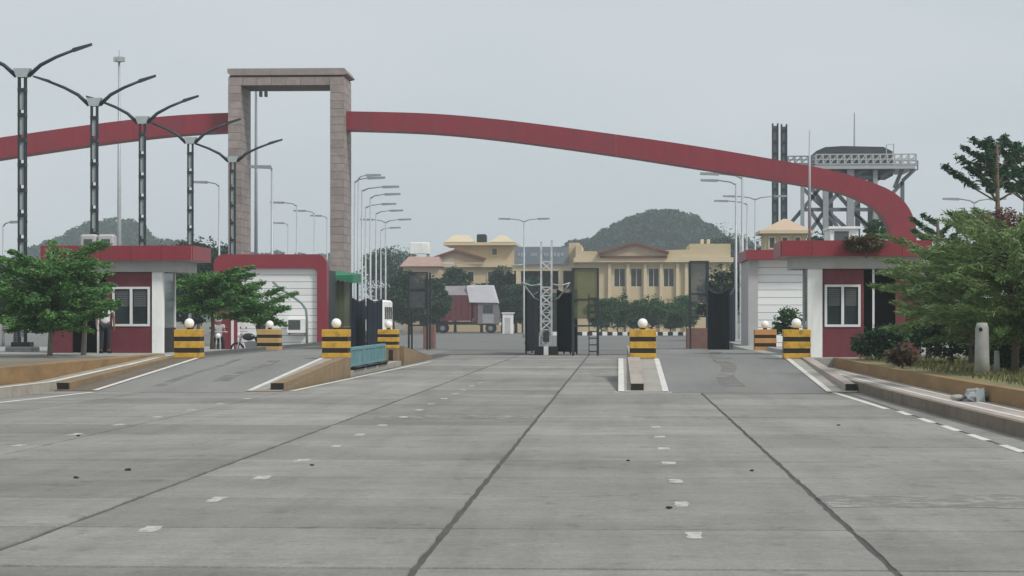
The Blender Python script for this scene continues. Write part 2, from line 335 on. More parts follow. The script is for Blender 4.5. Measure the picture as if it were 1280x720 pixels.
def tree(name, label, base, H, trunk_h, rad, lm, cat='tree', group=None, clumps=26, per=220, leaf=.16, bark=None, trunk_r=.1, flat=.5, zsq=.6, lean=(0, 0), tiers=False, aspect=.45, low=0.0, drop=0.0):
    bx, by, bz = base; root = empty(name, base, label, cat, group)
    bark = bark or M_bark
    top = Vector((bx + lean[0], by + lean[1], bz + trunk_h))
    t = MB(); t.tube([(bx, by, bz - .1), (bx + lean[0] * .3, by + lean[1] * .3, bz + trunk_h * .5), top], [trunk_r * 1.25, trunk_r, trunk_r * .75], 8)
    t.build('trunk', bark, root, base, True)
    rx, ry, rz_ = rad; cz = bz + H - rz_
    cc = []; bm_ = MB()
    for i in range(clumps):
        for _ in range(30):
            u = RNG.uniform(-1, 1, 3)
            if np.dot(u, u) < 1 and np.dot(u, u) > .12: break
        if tiers: u[2] = round(u[2] * 2.2) / 2.2 + RNG.uniform(-.06, .06)
        c = np.array([bx + lean[0] + u[0] * rx * .82, by + lean[1] + u[1] * ry * .82, cz + u[2] * rz_ * .85])
        cc.append(c)
    br = MB()
    for c in cc[:min(len(cc), 16)]:
        mid = top.lerp(Vector(c), .5) + Vector((0, 0, -.06 * rz_))
        br.tube([top + Vector((0, 0, -.12 * trunk_h * random.random())), mid, c], [trunk_r * .5, trunk_r * .3, trunk_r * .1], 5)
    o = br.build('limbs', bark, root, base, True); o['kind'] = 'stuff'
    V = []
    for c in cc:
        k = RNG.uniform(.4, 1.3); s = rx * .34 * k
        C = blob(c, (s * 1.25, s * 1.25, s * zsq), int(per * k * k) + 8, .35)
        V.append(leaves(C, leaf, aspect, flat, drop=drop))
    sp = blob((bx + lean[0], by + lean[1], cz), (rx * .98, ry * .98, rz_ * .98), int(clumps * per * .12), .3)
    V.append(leaves(sp, leaf, aspect, flat, drop=drop))
    cr_ = quads_mesh('crown', np.concatenate(V), lm, root, base); cr_['kind'] = 'stuff'
    return root

# ------------------------------------------------------------------ ground, road, islands
def struct(mb, name, m, org=(0, 0, 0), parent=None): return tag(mb.build(name, m, parent, org), kind='structure')
b = MB()
for i in range(-6, 6):
    pass
b.add([(-1800, -30, -.055), (1800, -30, -.055), (1800, 2400, -.055), (-1800, 2400, -.055)], [(0, 1, 2, 3)])
struct(b, 'ground', M_earth)
# concrete apron: dark bed under separate slabs
b = MB(); b.box(-16.3, 7.9, 4, 108, -.05, -.014); road = struct(b, 'road', M_joint)
JX = [-16.2, -13.2, -10.2, -7.2, -4.27, -1.3, 1.74, 4.8, 7.8]; DY = 2.65; Y0 = 13.95 - 4 * DY + 2.65
def slab_mesh(wd, ln, seed, jag):
    r = random.Random(seed); g = MB(); per = []
    def edge(a, b_, n, jx, jy):
        for i in range(n):
            t = i / n; per.append((a[0] + (b_[0] - a[0]) * t + r.uniform(-jx, jx), a[1] + (b_[1] - a[1]) * t + r.uniform(-jy, jy)))
    x, y = wd / 2, ln / 2
    edge((-x, -y), (x, -y), 9, .004, .005 * jag); edge((x, -y), (x, y), 9, .010 * jag, .004)
    edge((x, y), (-x, y), 9, .004, .005 * jag); edge((-x, y), (-x, -y), 9, .010 * jag, .004)
    n = len(per); g.add([(u, v, -.012) for u, v in per] + [(u * .997, v * .997, 0) for u, v in per],
                        [tuple(range(n, 2 * n))] + [(i, (i + 1) % n, n + (i + 1) % n, n + i) for i in range(n)])
    return g
cache = {}
def slab(cx, cy, wd, ln, k):
    key = (round(wd, 2), round(ln, 2), k)
    if key not in cache:
        cache[key] = slab_mesh(wd, ln, hash(key) & 999, 1).build('concrete_slab', M_slab, road)
        o = cache[key]
    else: o = inst(cache[key], (0, 0, 0), road)
    o.location = (cx, cy, random.uniform(-.003, 0)); return o
for i in range(len(JX) - 1):
    xw = JX[i + 1] - JX[i]
    for j in range(34):
        y = Y0 + DY * j
        if y > 46.5 and (i not in (3, 4, 5)): continue   # the narrow side lanes are asphalt
        if y > 93: continue
        if y < 46 and i == 0 and y < 38: continue
        slab((JX[i] + JX[i + 1]) / 2, y + DY / 2, xw - (.06 if i in (3, 4) else .045), DY - (.085 if j in (2, 3, 10, 11) else .05 if j % 3 == 0 else .012 if (i + j) % 2 else .02), (i + j) % 3)
yl = Y0 + DY * 15
M_lanel = mat('left_lane_concrete', (.205, .202, .194), .9, .2, .5, .2, fine=20, stretch=(1.2, .3, 1), dirt=(.26, .255, .24), dirt_amt=.6)
def lane_z(y): return .006 + (0 if y < 47 else .5 * min(1, (y - 47) / 11.6) if y < 75 else .5 * max(0, 1 - (y - 75) / 11))
for x0, x1 in ((-11.32, -8.04), (1.05, 4.43)):
    b = MB(); ys = [46.5, 47, 49, 52, 55, 57.6, 58.6, 60, 67, 75, 77, 81, 86, 108]; n = len(ys)
    zz = [lane_z(y) for y in ys]; zz[5] += -.012; zz[6] -= .02
    b.add([(x, y, z) for y, z in zip(ys, zz) for x in (x0, x1)] + [(x, y, -.03) for y in ys for x in (x0, x1)],
          [(2 * k, 2 * k + 1, 2 * k + 3, 2 * k + 2) for k in range(n - 1)] + [(2 * k, 2 * k + 2, 2 * n + 2 * k + 2, 2 * n + 2 * k) for k in range(n - 1)] + [(2 * k + 1, 2 * n + 2 * k + 1, 2 * n + 2 * k + 3, 2 * k + 3) for k in range(n - 1)] + [(0, 2 * n, 2 * n + 1, 1)])
    struct(b, 'lane', M_lanel if x0 < 0 else M_asph)
b = MB(); b.box(-60, 60, 95.6, 420, -.05, .0015); struct(b, 'far_road', M_asphfar)

def paint(pts, z=.0018, name='road_marking', m=None):
    b = MB(); n = len(pts); b.add([(x, y, z) for x, y in pts], [tuple(range(n))]); return struct(b, name, m or M_white)
def dash_row(x0, x1, ya, yb, ys, m=None):
    mk = MB()
    for y in ys:
        t = (y - ya) / (yb - ya); x = x0 + (x1 - x0) * t + random.uniform(-.03, .03); L = random.uniform(.4, .6); wv = random.uniform(.055, .075)
        mk2 = MB(); n = 5
        e = [(x - wv + random.uniform(-.012, .012), y + L * i / n) for i in range(n + 1)] + [(x + wv + random.uniform(-.012, .012), y + L * (n - i) / n) for i in range(n + 1)]
        mk2.add([(u, v, .0014) for u, v in e], [tuple(range(len(e)))]); struct(mk2, 'road_marking', m or M_whiteworn)
dash_row(-7.5, -7.35, 26, 43, [24.2 + 2.65 * i for i in range(8)])
dash_row(-3.57, -3.42, 16, 52, [16.2 + 2.67 * i for i in range(15)])
dash_row(.55, .56, 16, 33, [15.9 + 2.67 * i for i in range(7)])
# longer lane-edge lines
paint([(4.52, 47.3), (4.64, 47.3), (4.74, 38.6), (4.62, 38.6)])
for i, y in enumerate([36.2, 33.6, 31.2, 28.8, 26.3, 23.8, 21.3]): paint([(4.70 + .01 * i, y), (4.82 + .01 * i, y), (4.83 + .01 * i, y + 1.5), (4.71 + .01 * i, y + 1.5)])
paint([(-7.17, 47.4), (-7.03, 47.4), (-6.75, 79), (-6.88, 79)], .008)
paint([(-11.3, 47.2), (-11.16, 47.2), (-11.9, 36), (-12.05, 36)])
paint([(-.1, 46.7), (1.12, 46.7), (1.12, 47.05), (-.1, 47.05)], .008)
# pale patch on the right lane and left lane
def patch(cx, y0, y1, wd, drift, m):
    n = 14; e = []
    for i in range(n + 1):
        t = i / n; e.append((cx + drift * t - wd * (.5 + .25 * math.sin(t * 7)) , y0 + (y1 - y0) * t))
    for i in range(n, -1, -1):
        t = i / n; e.append((cx + drift * t + wd * (.5 + .2 * math.cos(t * 9)), y0 + (y1 - y0) * t))
    b = MB(); k = n + 1
    b.add([(x, y, lane_z(y) + .006) for x, y in e], [(q, q + 1, 2 * k - 2 - q, 2 * k - 1 - q) for q in range(n)]); struct(b, 'road_patch', m)
M_patch = mat('pale_patch', (.25, .245, .23), .9, .15, 1.2, fine=20, dirt=(.14, .14, .14), dirt_amt=.7)
wear_through(M_patch, 1.1, .34, .62)
patch(2.5, 48.5, 58.5, .42, .25, M_patch); patch(2.75, 58.7, 74.5, .4, .3, M_patch); patch(-10.3, 48.5, 58.5, .2, .1, M_patch); patch(-9.2, 50, 58, .3, .1, M_patch)

M_scuff = mat('pale_concrete_scuff', (.31, .305, .285), .9, .15, 2, .2, fine=26, dirt=(.23, .225, .21), dirt_amt=1.0)
for xa, xb, ya, yb in ((-3.95, -1.4, 35.75, 34.6), (.2, 1.7, 35.6, 34.9), (1.8, 4.6, 18.6, 19.9)):
    n = 16; e = [(xa + (xb - xa) * k / n, ya + random.uniform(-.05, .05)) for k in range(n + 1)] + [(xa + (xb - xa) * (n - k) / n + random.uniform(-.05, .05), yb + random.uniform(-.22, .22)) for k in range(n + 1)]
    paint(e, .0009, 'road_patch', M_scuff)
wear_through(M_scuff, 3.5, .32, .6)
# sloping islands, kerb rails and striped blocks
def stripblock(cx, Y, wd, zt, zb, label, dim=False, glob=True, dy=.62):
    root = empty('striped_block', (cx, Y, 0), label, 'traffic block', 'striped yellow and black blocks on the lane islands')
    o = (cx, Y, 0); Yb = Y + dy; h = zt - zb; hw = wd / 2
    mY = {0: M_yellow, 1: M_orange, 2: M_cream}[int(dim)]
    MB().box(cx - hw + .01, cx + hw - .01, Y + .01, Yb - .01, -.01, zb).build('plinth', M_rampside if not dim else M_yellow, root, o)
    zs = [(0, .17, 0), (.17, .345, 1), (.345, .58, 0), (.58, .745, 1), (.745, 1, 0)]
    for a, c, k in zs:
        e = 0 if k == 0 else .01
        MB().cbox(cx - hw + e, cx + hw - e, Y + e, Yb - e, zb + h * a, zb + h * c, .012).build('black_stripe' if k else 'yellow_band', M_black if k else mY, root, o)
    if glob:
        MB().tube([(cx, Y + dy / 2, zt), (cx, Y + dy / 2, zt + .05)], [.075, .06], 12).build('lamp_neck', M_black, root, o, True)
        MB().ball((cx, Y + dy / 2, zt + .165), .135, 18, m=12).build('lamp_globe', M_globe, root, o, True)
    return root
def ramp(x0, x1, Ya, Yb, za, zb, bc, bw0, bw1, label, edges=(1, 1), beam=True, side=None, top=None, rail=None):
    cx = (x0 + x1) / 2; root = empty('island_ramp', (cx, Ya, 0), label, 'kerb ramp', 'sloping concrete island ends'); o = (cx, Ya, 0)
    q = lambda x, y, z: (x, y, z)
    MB().hexa([q(x0, Ya, -.02), q(x1, Ya, -.02), q(x1, Yb, -.02), q(x0, Yb, -.02), q(x0, Ya, za), q(x1, Ya, za), q(x1, Yb, zb), q(x0, Yb, zb)]).build('ramp_body', side or M_rampside, root, o)
    e = .006
    MB().add([(x0, Ya, za + e), (x1, Ya, za + e), (x1, Yb, zb + e), (x0, Yb, zb + e)], [(0, 1, 2, 3)]).build('ramp_top', top or M_ramp, root, o)
    for s, on in zip((0, 1), edges):
        if on:
            a, b_ = (x0, x0 + .13) if s == 0 else (x1 - .13, x1)
            MB().add([(a, Ya - .0, za + 2 * e), (b_, Ya, za + 2 * e), (b_, Yb, zb + 2 * e), (a, Yb, zb + 2 * e)], [(0, 1, 2, 3)]).build('white_edge_stripe', M_white, root, o)
    if beam:
        Yn = Ya + (.4 if Yb > Ya else -.4)
        zt0, zt1 = za + .16, zb + .05
        MB().hexa([(bc - bw0 / 2, Yn, za - .02), (bc + bw0 / 2, Yn, za - .02), (bc + bw1 / 2, Yb, zb - .02), (bc - bw1 / 2, Yb, zb - .02),
                   (bc - bw0 / 2, Yn, zt0), (bc + bw0 / 2, Yn, zt0), (bc + bw1 / 2, Yb, zt1), (bc - bw1 / 2, Yb, zt1)]).build('kerb_rail', rail or M_path, root, o)
        d = -.012 if Yb > Ya else .012
        MB().box(bc - bw0 / 2 - .004, bc + bw0 / 2 + .004, min(Yn, Yn + d * 8), max(Yn, Yn + d * 8), za + .01, zt0 + .004).build('black_nose', M_black, root, o)
    return root
ramp(-12.3, -11.3, 47, 58.6, .012, .5, -12.15, .26, .28, 'leftmost sloping island end along the brown left wall', (0, 1), top=M_gutter, rail=M_rampside)
ramp(-8.05, -7.28, 47, 58.6, .012, .5, -7.43, .27, .28, 'sloping island end with brown side in front of the teal barrier', (1, 0), rail=M_rampside)
ramp(-.02, 1.06, 47, 58.6, .012, .5, .39, .27, .33, 'central sloping island end outlined in white with narrow rail', side=M_ramp)
ramp(4.42, 5.1, 47, 58.6, .012, .5, 4.97, .22, .26, 'right sloping island end beside the kerbed footpath', (1, 0))
stripblock(-11.65, 58.62, .72, 1.28, .52, 'striped block with globe beside white column of left booth')
stripblock(-7.64, 58.62, .72, 1.28, .52, 'striped block with globe left of the teal barrier')
stripblock(.63, 58.62, .72, 1.28, .52, 'striped block with globe alone on the central island')
stripblock(4.74, 58.62, .72, 1.28, .52, 'striped block with globe at white column of right booth')
stripblock(-11.92, 74, .78, 1.2, .5, 'faded cream striped block in front of black motorcycle', dim=2)
tb = stripblock(-7.76, 73.2, .68, 1.2, .58, 'striped block with black slot right of the teal barrier')
MB().box(-7.72, -7.58, 73.195, 73.23, .06, .52).build('black_slot', M_black, tb, (-7.76, 73.2, 0))
stripblock(4.92, 74, .74, 1.2, .5, 'faded orange striped block behind the right booth column', dim=1)
ramp(-8.05, -7.3, 86, 74.2, .05, .62, -7.6, .25, .3, 'far sloping island end tapering away beyond teal barrier', (0, 0), beam=False)
b = MB(); b.box(-8.035, -7.3, 59.3, 73.15, -.02, .15); struct(b, 'traffic_island', M_ramp)
b = MB(); b.box(.3, 1.045, 59.26, 86, -.02, .5); struct(b, 'traffic_island', M_ramp)
# teal barrier
r0 = empty('teal_barrier', (-7.45, 66, .15), 'low teal sheet barrier of three panels between striped blocks', 'barrier'); o = (-7.45, 66, .15)
for k in range(3):
    y0 = 59.9 + k * 3.0; y1 = y0 + 2.9
    MB().box(-7.44, -7.38, y0 + .12, y1 - .12, .32, .72).build('sheet_panel', M_teal, r0, o)
    g = MB(); g.box(-7.47, -7.35, y0, y1, .7, .78); g.box(-7.47, -7.35, y0, y1, .24, .32)
    g.box(-7.47, -7.35, y0, y0 + .12, .32, .7); g.box(-7.47, -7.35, y1 - .12, y1, .32, .7)
    g.build('panel_frame', mat('teal_frame', (.13, .29, .31), .5, .1, 3), r0, o)
    for q in (.3, 2.6):
        MB().tube([(-7.55, y0 + q, .2), (-7.27, y0 + q, .2)], .06, 10).build('foot', M_black, r0, o)
    MB().box(-7.6, -7.22, y0 + .2, y1 - .2, .21, .235).build('skid', M_black, r0, o)

# left kerb, brown wall, bed and platform
b = MB(); b.hexa([(-12.75, 20, -.02), (-12.25, 20, -.02), (-12.25, 47.3, -.02), (-12.75, 47.3, -.02), (-12.75, 20, .2), (-12.28, 20, .2), (-12.28, 47.3, .2), (-12.75, 47.3, .2)])
struct(b, 'kerb', M_kerb)
b = MB(); b.hexa([(-12.75, 47.3, -.02), (-12.3, 47.3, -.02), (-12.3, 60, -.02), (-12.75, 60, -.02), (-12.75, 47.3, .2), (-12.3, 47.3, .2), (-12.3, 60, .56), (-12.75, 60, .56)])
struct(b, 'kerb', M_kerb)
b = MB(); b.add([(-12.45, 20, .206), (-12.28, 20, .206), (-12.28, 47.3, .206), (-12.45, 47.3, .206)], [(0, 1, 2, 3)])
b.add([(-12.45, 47.3, .206), (-12.3, 47.3, .206), (-12.3, 60, .566), (-12.45, 60, .566)], [(0, 1, 2, 3)]); struct(b, 'kerb_marking', M_white)
b = MB(); b.hexa([(-12.98, 20, -.02), (-12.76, 20, -.02), (-12.76, 61, -.02), (-12.98, 61, -.02), (-12.98, 20, .56), (-12.76, 20, .54), (-12.76, 61, .57), (-12.98, 61, .59)])
tag(b.build('low_wall', M_ochre, None, (-12.9, 40, 0)), 'low brown painted wall edging the left planting bed', 'wall')
b = MB(); b.box(-60, -12.99, 20, 62, -.02, .47); struct(b, 'planting_bed', M_earth)
b = MB(); b.box(-60, -12.22, 62, 75.5, -.02, .5); b.box(-60, -12.22, 75.51, 118, -.03, .02); struct(b, 'pavement', M_conc)
b = MB(); b.box(-12.215, -12.0, 60.05, 112, -.02, .60); b.box(-11.995, -11.33, 59.3, 86, -.02, .5); struct(b, 'kerb', mat('dark_kerb', (.12, .12, .12), .9, .2, 2))
# right kerb, footpath, wall and bed
def xr(Y): return 5.05 + (48 - Y) * .0165 if Y < 48 else 5.12
def strip(name, d0, d1, z0, z1, m, y0=14, y1=62.3, z1b=None):
    b = MB(); ys = [y0, 30, 40, 48, y1]
    for a, c in zip(ys[:-1], ys[1:]):
        b.hexa([(xr(a) + d0, a, z0), (xr(a) + d1, a, z0), (xr(c) + d1, c, z0), (xr(c) + d0, c, z0), (xr(a) + d0, a, z1), (xr(a) + d1, a, z1), (xr(c) + d1, c, z1), (xr(c) + d0, c, z1)])
    return b
struct(strip('kerb', 0, .12, -.02, .2, M_kerb), 'kerb', mat('brown_kerb', (.2, .16, .125), .9, .16, 2, .2, dirt=(.1, .08, .06), dirt_amt=.6))
struct(strip('footpath', .121, .92, -.02, .197, M_path), 'footpath', M_path)
def line(d0, d1, z, m=M_white):
    b = MB(); ys = [14, 30, 40, 48, 61]
    for a, c in zip(ys[:-1], ys[1:]): b.add([(xr(a) + d0, a, z), (xr(a) + d1, a, z), (xr(c) + d1, c, z), (xr(c) + d0, c, z)], [(0, 1, 2, 3)])
    struct(b, 'footpath_marking', m)
line(.28, .38, .201); line(.66, .76, .201)
b = strip('low_wall', .925, 1.12, -.02, .47, M_ochre)
tag(b.build('low_wall', M_ochre, None, (6.1, 40, 0)), 'low brown painted wall holding the grassy bed at right', 'wall')
b = strip('bed', 1.121, 60, -.02, .45, M_earth); struct(b, 'planting_bed', mat('dry_grass_soil', (.2, .19, .095), 1, .25, 1.5, .3, dirt=(.1, .12, .04), dirt_amt=.7))
b = MB(); b.box(5.12, 60, 62.31, 118, -.02, .45); b.box(4.44, 5.115, 59.3, 86, -.02, .5); b.box(4.95, 5.1, 60, 73.9, .5, .62); struct(b, 'pavement', M_conc)
n = 9000; gx = RNG.uniform(6.6, 13, n); gy = RNG.uniform(34, 62, n)
C = np.stack([gx, gy, np.full(n, .5)], 1); dd = np.tile(np.array([0, 0, 1.0]), (n, 1))
g = leaves(C, .16, .14, 0, dd); go = quads_mesh('grass', g, L_grass); tag(go, kind='stuff')

# ------------------------------------------------------------------ entrance arch with stone tower
root = empty('entrance_arch', (-15.2, 101.5, 0), 'long maroon arch springing across the road through tall stone portal', 'gateway'); o = (-15.2, 101.5, 0)
TP = [(385, 138.5), (432, 139), (540, 142), (640, 151), (770, 168), (860, 181), (950, 196), (1040, 213), (1090, 228), (1118, 241), (1135, 258), (1144, 280), (1146, 310), (1146, 445)]
BP = [(385, 161.5), (432, 162), (540, 166), (640, 176), (770, 194), (860, 208), (950, 222), (1040, 238), (1078, 251), (1098, 264), (1110, 281), (1115, 300), (1116, 330), (1116, 445)]
YA = 100.8
lx0, lx1 = XX(285, 100), XX(301, 100); rx0, rx1 = XX(412.5, 100), XX(430, 100); ty0, ty1 = 100.0, 102.75
def cat(P, n):
    P = [Vector((XX(x, YA), ZZ(x, y, YA))) for x, y in P]; out = []
    for i in range(len(P) - 1):
        p0, p1, p2, p3 = P[max(i - 1, 0)], P[i], P[i + 1], P[min(i + 2, len(P) - 1)]
        for k in range(n):
            t = k / n; out.append(.5 * (2 * p1 + (p2 - p0) * t + (2 * p0 - 5 * p1 + 4 * p2 - p3) * t * t + (3 * p1 - p0 - 3 * p2 + p3) * t ** 3))
    return out + [P[-1]]
TC, BC = cat(TP, 6), cat(BP, 6); XC = XX(385, YA)
for side in (1, -1):
    T = [Vector((XC + side * (p.x - XC), p.y)) for p in TC]; Bt = [Vector((XC + side * (p.x - XC), p.y)) for p in BC]
    XL = XX(414, 101.5) if side == 1 else XX(299, 101.5)
    i = 0
    while i < len(T) - 1:
        j = min(i + 2, len(T) - 1)
        xm = T[i].x
        if (side == 1 and T[j].x > XL + .4) or (side == -1 and T[j].x < XL - .4):
            g = MB(); v = []; e = .008
            for q in range(i, j + 1):
                t_, b_ = T[q].copy(), Bt[q].copy()
                if q == i and q: t_ = t_.lerp(T[q + 1], .006); b_ = b_.lerp(Bt[q + 1], .006)
                lim = rx0 + .25 if side == 1 else lx1 - .25
                t_.x, b_.x = (max(t_.x, lim), max(b_.x, lim)) if side == 1 else (min(t_.x, lim), min(b_.x, lim))
                v += [(t_.x, YA, t_.y), (t_.x, YA + 1.3, t_.y), (b_.x, YA + 1.3, b_.y), (b_.x, YA, b_.y)]
            nn = j - i; f = [(0, 1, 2, 3), (4 * nn + 3, 4 * nn + 2, 4 * nn + 1, 4 * nn)]
            for q in range(nn):
                f += [(4 * q + k, 4 * q + 4 + k, 4 * q + 4 + (k + 1) % 4, 4 * q + (k + 1) % 4) for k in range(4)]
            g.add(v, f); g.build('arch_panel', M_maroon, root, o)
        i = j
# portal
zt, zl = 13.05, 12.28
def clad(x0, x1, y0, y1, z0, z1, nm):
    core = MB(); core.box(x0 + .03, x1 - .03, y0 + .03, y1 - .03, z0, z1); leg = core.build(nm, M_stonej, root, o)
    n = int((z1 - z0) / .36); h = (z1 - z0) / n; hx = .007
    tf = MB().box(x0 + .004, x1 - .004, 0, .035, hx, h - hx).build('stone_tile', M_stone, leg, (0, 0, 0))
    first = True
    for k in range(n):
        z = z0 + k * h
        for yy in (y0 - random.uniform(0, .006), y1 - .03):
            t = tf if first else inst(tf, (0, 0, 0), leg); first = False
            t.location = (-o[0], yy - o[1], z)
    ns = 3; ly = (y1 - y0 - .08) / ns
    ts = None
    for k in range(n):
        z = z0 + k * h
        for xx in (x0 - .003, x1 - .032):
            for q in range(ns):
                if ts is None: ts = MB().box(0, .035, .008, ly - .008, hx, h - hx).build('stone_tile', M_stone, leg); t = ts
                else: t = inst(ts, (0, 0, 0), leg)
                t.location = (xx - o[0] + random.uniform(-.003, .003), y0 + .04 + q * ly - o[1], z)
clad(lx0, lx1, ty0, ty1, 0, zl, 'portal_leg'); clad(rx0, rx1, ty0, ty1, 0, zl, 'portal_leg')
lb = MB().box(lx0 + .02, rx1 - .02, ty0 + .03, ty1 - .03, zl + .002, 12.66).build('lintel', M_stonej, root, o)
wv = (rx1 - lx0) / 8
for k in range(8):
    MB().box(lx0 + k * wv + .01, lx0 + (k + 1) * wv - .01, ty0, ty0 + .04, zl + .004, 12.655).build('stone_tile', M_stone, lb, o)
for q in range(3):
    MB().box(rx1 - .03, rx1 + .004, ty0 + .05 + q * .88, ty0 + .9 + q * .88, zl + .004, 12.655).build('stone_tile', M_stone, lb, o)
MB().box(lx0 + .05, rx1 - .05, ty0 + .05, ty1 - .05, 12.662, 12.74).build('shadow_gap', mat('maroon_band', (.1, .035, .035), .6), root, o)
c = MB(); c.prism([(lx0 - .02, 12.85), (lx0 + .12, 12.742), (rx1 - .05, 12.742), (rx1 + .16, 12.80), (rx1 + .16, 12.84), (rx1 + .02, zt), (lx0 - .02, zt)], 'y', ty0 - .06, ty1 + .06)
c.build('cap_slab', M_stone, root, o)

# ------------------------------------------------------------------ guard booths
def booth(s, xc0, xc1, win, wall_end, Yf, z0, roof, label, far_x):
    """s=+1 booth at right of the road; xc0..xc1 the corner column; everything given as world X"""
    root = empty('guard_booth', ((xc1 + far_x) / 2, Yf + 2, z0), label, 'guard booth'); o = tuple(root.location)
    D = 2.2; lo = lambda a, b_: (min(a, b_), max(a, b_))
    def bx(a, b_, y0, y1, za, zb, nm, m, par=None):
        x0, x1 = lo(a, b_); return MB().box(x0, x1, y0, y1, za, zb).build(nm, m, par or root, o)
    zb, ztp = z0, 3.02
    bx(xc0, xc1, Yf, Yf + .3, zb, ztp, 'corner_column', M_wallw)
    zs, zw = 1.33, 2.56
    e = s * .012
    bx(xc1 + e * .3, wall_end, Yf + .05, Yf + .17, zb, zs - .002, 'lower_wall', M_maroon2)
    bx(xc1 + e * .3, wall_end, Yf + .05, Yf + .17, zw + .002, ztp - .004, 'upper_wall', M_maroon2)
    bx(win[1] + e, wall_end, Yf + .052, Yf + .17, zs, zw, 'side_wall', M_maroon2)
    # window
    x0, x1 = lo(*win); fr = MB(); t = .07
    for a in ((x0, x1, zs, zs + t), (x0, x1, zw - t, zw), (x0, x0 + t, zs + t, zw - t), (x1 - t, x1, zs + t, zw - t)): fr.box(a[0], a[1], Yf + .02, Yf + .12, a[2], a[3])
    xm = (x0 + x1) / 2; fr.box(xm - .04, xm + .04, Yf + .021, Yf + .119, zs + t, zw - t)
    wf = fr.build('window_frame', M_frame, root, o)
    for a, c in ((x0 + t, xm - .04), (xm + .04, x1 - t)):
        MB().box(a, c, Yf + .08, Yf + .1, zs + t, zw - t).build('pane', M_glass, wf, o)
        bl = MB()
        for k in range(9): bl.box(a + .04, c - .04, Yf + .068, Yf + .076, zs + .62 + k * .057, zs + .655 + k * .057)
        q = bl.build('blind', M_blind, wf, o); q['kind'] = 'stuff'
    # glazed door on the road side
    xs = xc0 + s * .03
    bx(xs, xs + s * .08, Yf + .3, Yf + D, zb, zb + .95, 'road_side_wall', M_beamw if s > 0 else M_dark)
    dfr = bx(xs - s * .01, xs + s * .07, Yf + .3, Yf + .42, zb + .952, ztp, 'door_frame', M_frame)
    bx(xs - s * .01, xs + s * .07, Yf + 2.06, Yf + 2.19, zb + .952, ztp, 'door_frame', M_frame)
    bx(xs + s * .02, xs + s * .05, Yf + .421, Yf + 2.059, zb + .952, ztp - .01, 'side_glass', M_glassg)
    # recessed doorway and far wall
    bx(wall_end + s * .002, far_x, Yf + 1.3, Yf + 1.4, zb, ztp, 'recess_wall', M_dark)  # near-black colour stands in for shade inside the open doorway
    bx(wall_end + s * .25, wall_end + s * .31, Yf + .06, Yf + .12, zb, ztp, 'thin_post', M_frame)
    bx(far_x - s * .7, far_x, Yf + .04, Yf + .16, zb, ztp, 'end_wall', M_maroon2)
    bx(far_x - s * .12, far_x, Yf + .162, Yf + D, zb, ztp, 'end_side_wall', M_maroon2)
    bx(xs + s * .1, far_x - s * .13, Yf + D - .15, Yf + D, zb, ztp, 'back_wall', M_wallw)
    # beam and roof
    bx(roof[0] + s * .35, roof[1] - s * .2, Yf - .06, Yf + D + .1, ztp + .002, 3.36, 'roof_beam', M_beamw)
    bx(roof[0], roof[1], Yf - .35, Yf + D + .45, 3.363, 3.80, 'roof_slab', M_beamw)
    r0_, r1_ = lo(roof[0], roof[1])
    npn = 5; ww = (r1_ - r0_) / npn
    for k in range(npn): MB().box(r0_ + k * ww + .006, r0_ + (k + 1) * ww - .006, Yf - .39, Yf - .351, 3.37, 3.83).build('fascia_panel', M_maroon, root, o)
    for k in range(2): MB().box(roof[0] - (.04 if s > 0 else 0) + (0), roof[0] + (0 if s > 0 else .04), Yf - .35 + k * 1.5 + .006, Yf - .35 + (k + 1) * 1.5 - .006, 3.37, 3.83).build('fascia_panel', M_maroon, root, o)
    return root
booth(1, XX(1010, 64), XX(1028, 64), (XX(1031, 64), XX(1076, 64)), XX(1080, 64), 64, .3, (XX(979, 63.2), XX(1168, 63.2)), 'guard booth with white corner column behind the right footpath', XX(1150, 64))
booth(-1, XX(203, 67.5), XX(190, 67.5), (XX(187, 67.5), XX(140, 67.5)), XX(133, 67.5), 67.5, .33, (XX(236, 66.7), XX(46, 66.7)), 'guard booth half hidden by tree at far left', XX(62, 67.5))

# ------------------------------------------------------------------ clad buildings behind the booths
root = empty('clad_building', (-14.2, 92, .02), 'white clad building wrapped in rounded maroon frame left of road', 'building'); o = tuple(root.location)
Yb = 90; xl, xr_ = XX(268, Yb), XX(409, Yb); xi, xo = XX(300, Yb), XX(397, Yb); ztop, zi = ZZ(340, 318, Yb), ZZ(340, 335.5, Yb)
rr = .42; arc = [(xr_ - rr + rr * math.sin(a), ztop - rr + rr * math.cos(a)) for a in [math.pi / 2 * k / 8 for k in range(9)]]
arcl = [(xl + rr - rr * math.sin(a), ztop - rr + rr * math.cos(a)) for a in [math.pi / 2 * k / 8 for k in range(8, -1, -1)]]
g = MB(); r2 = .2; ain = [(xo - r2 + r2 * math.sin(a), zi - r2 + r2 * math.cos(a)) for a in [math.pi / 2 * k / 5 for k in range(5, -1, -1)]]
g.prism([(xl, .02)] + arcl + arc + [(xr_, .02), (xo, .02)] + ain + [(xi, zi), (xi, .02)], 'y', Yb - .18, Yb + .5); g.build('maroon_frame', M_maroon, root, o)
nz_ = 13; hz = (zi - .02) / nz_
for k in range(nz_): MB().box(xi + .002, xo - .002, Yb + .0, Yb + .12, .02 + k * hz + .012, .02 + (k + 1) * hz - .004).build('cladding_plank', M_plank, root, o)
MB().box(xi + .003, xo - .003, Yb + .121, Yb + 5.8, .02, zi - .003).build('wall_core', M_dkst, root, o)
for px in (289, 297): 
    MB().box(XX(px, Yb - .6), XX(px + 3, Yb - .6), Yb - .62, Yb - .56, .02, 2.2).build('door_post', M_frame, root, o)
ac = empty('air_conditioner', (XX(370, Yb), Yb - .5, 1.0), 'white air conditioner box mounted on the white clad wall', 'air conditioner'); oo = tuple(ac.location)
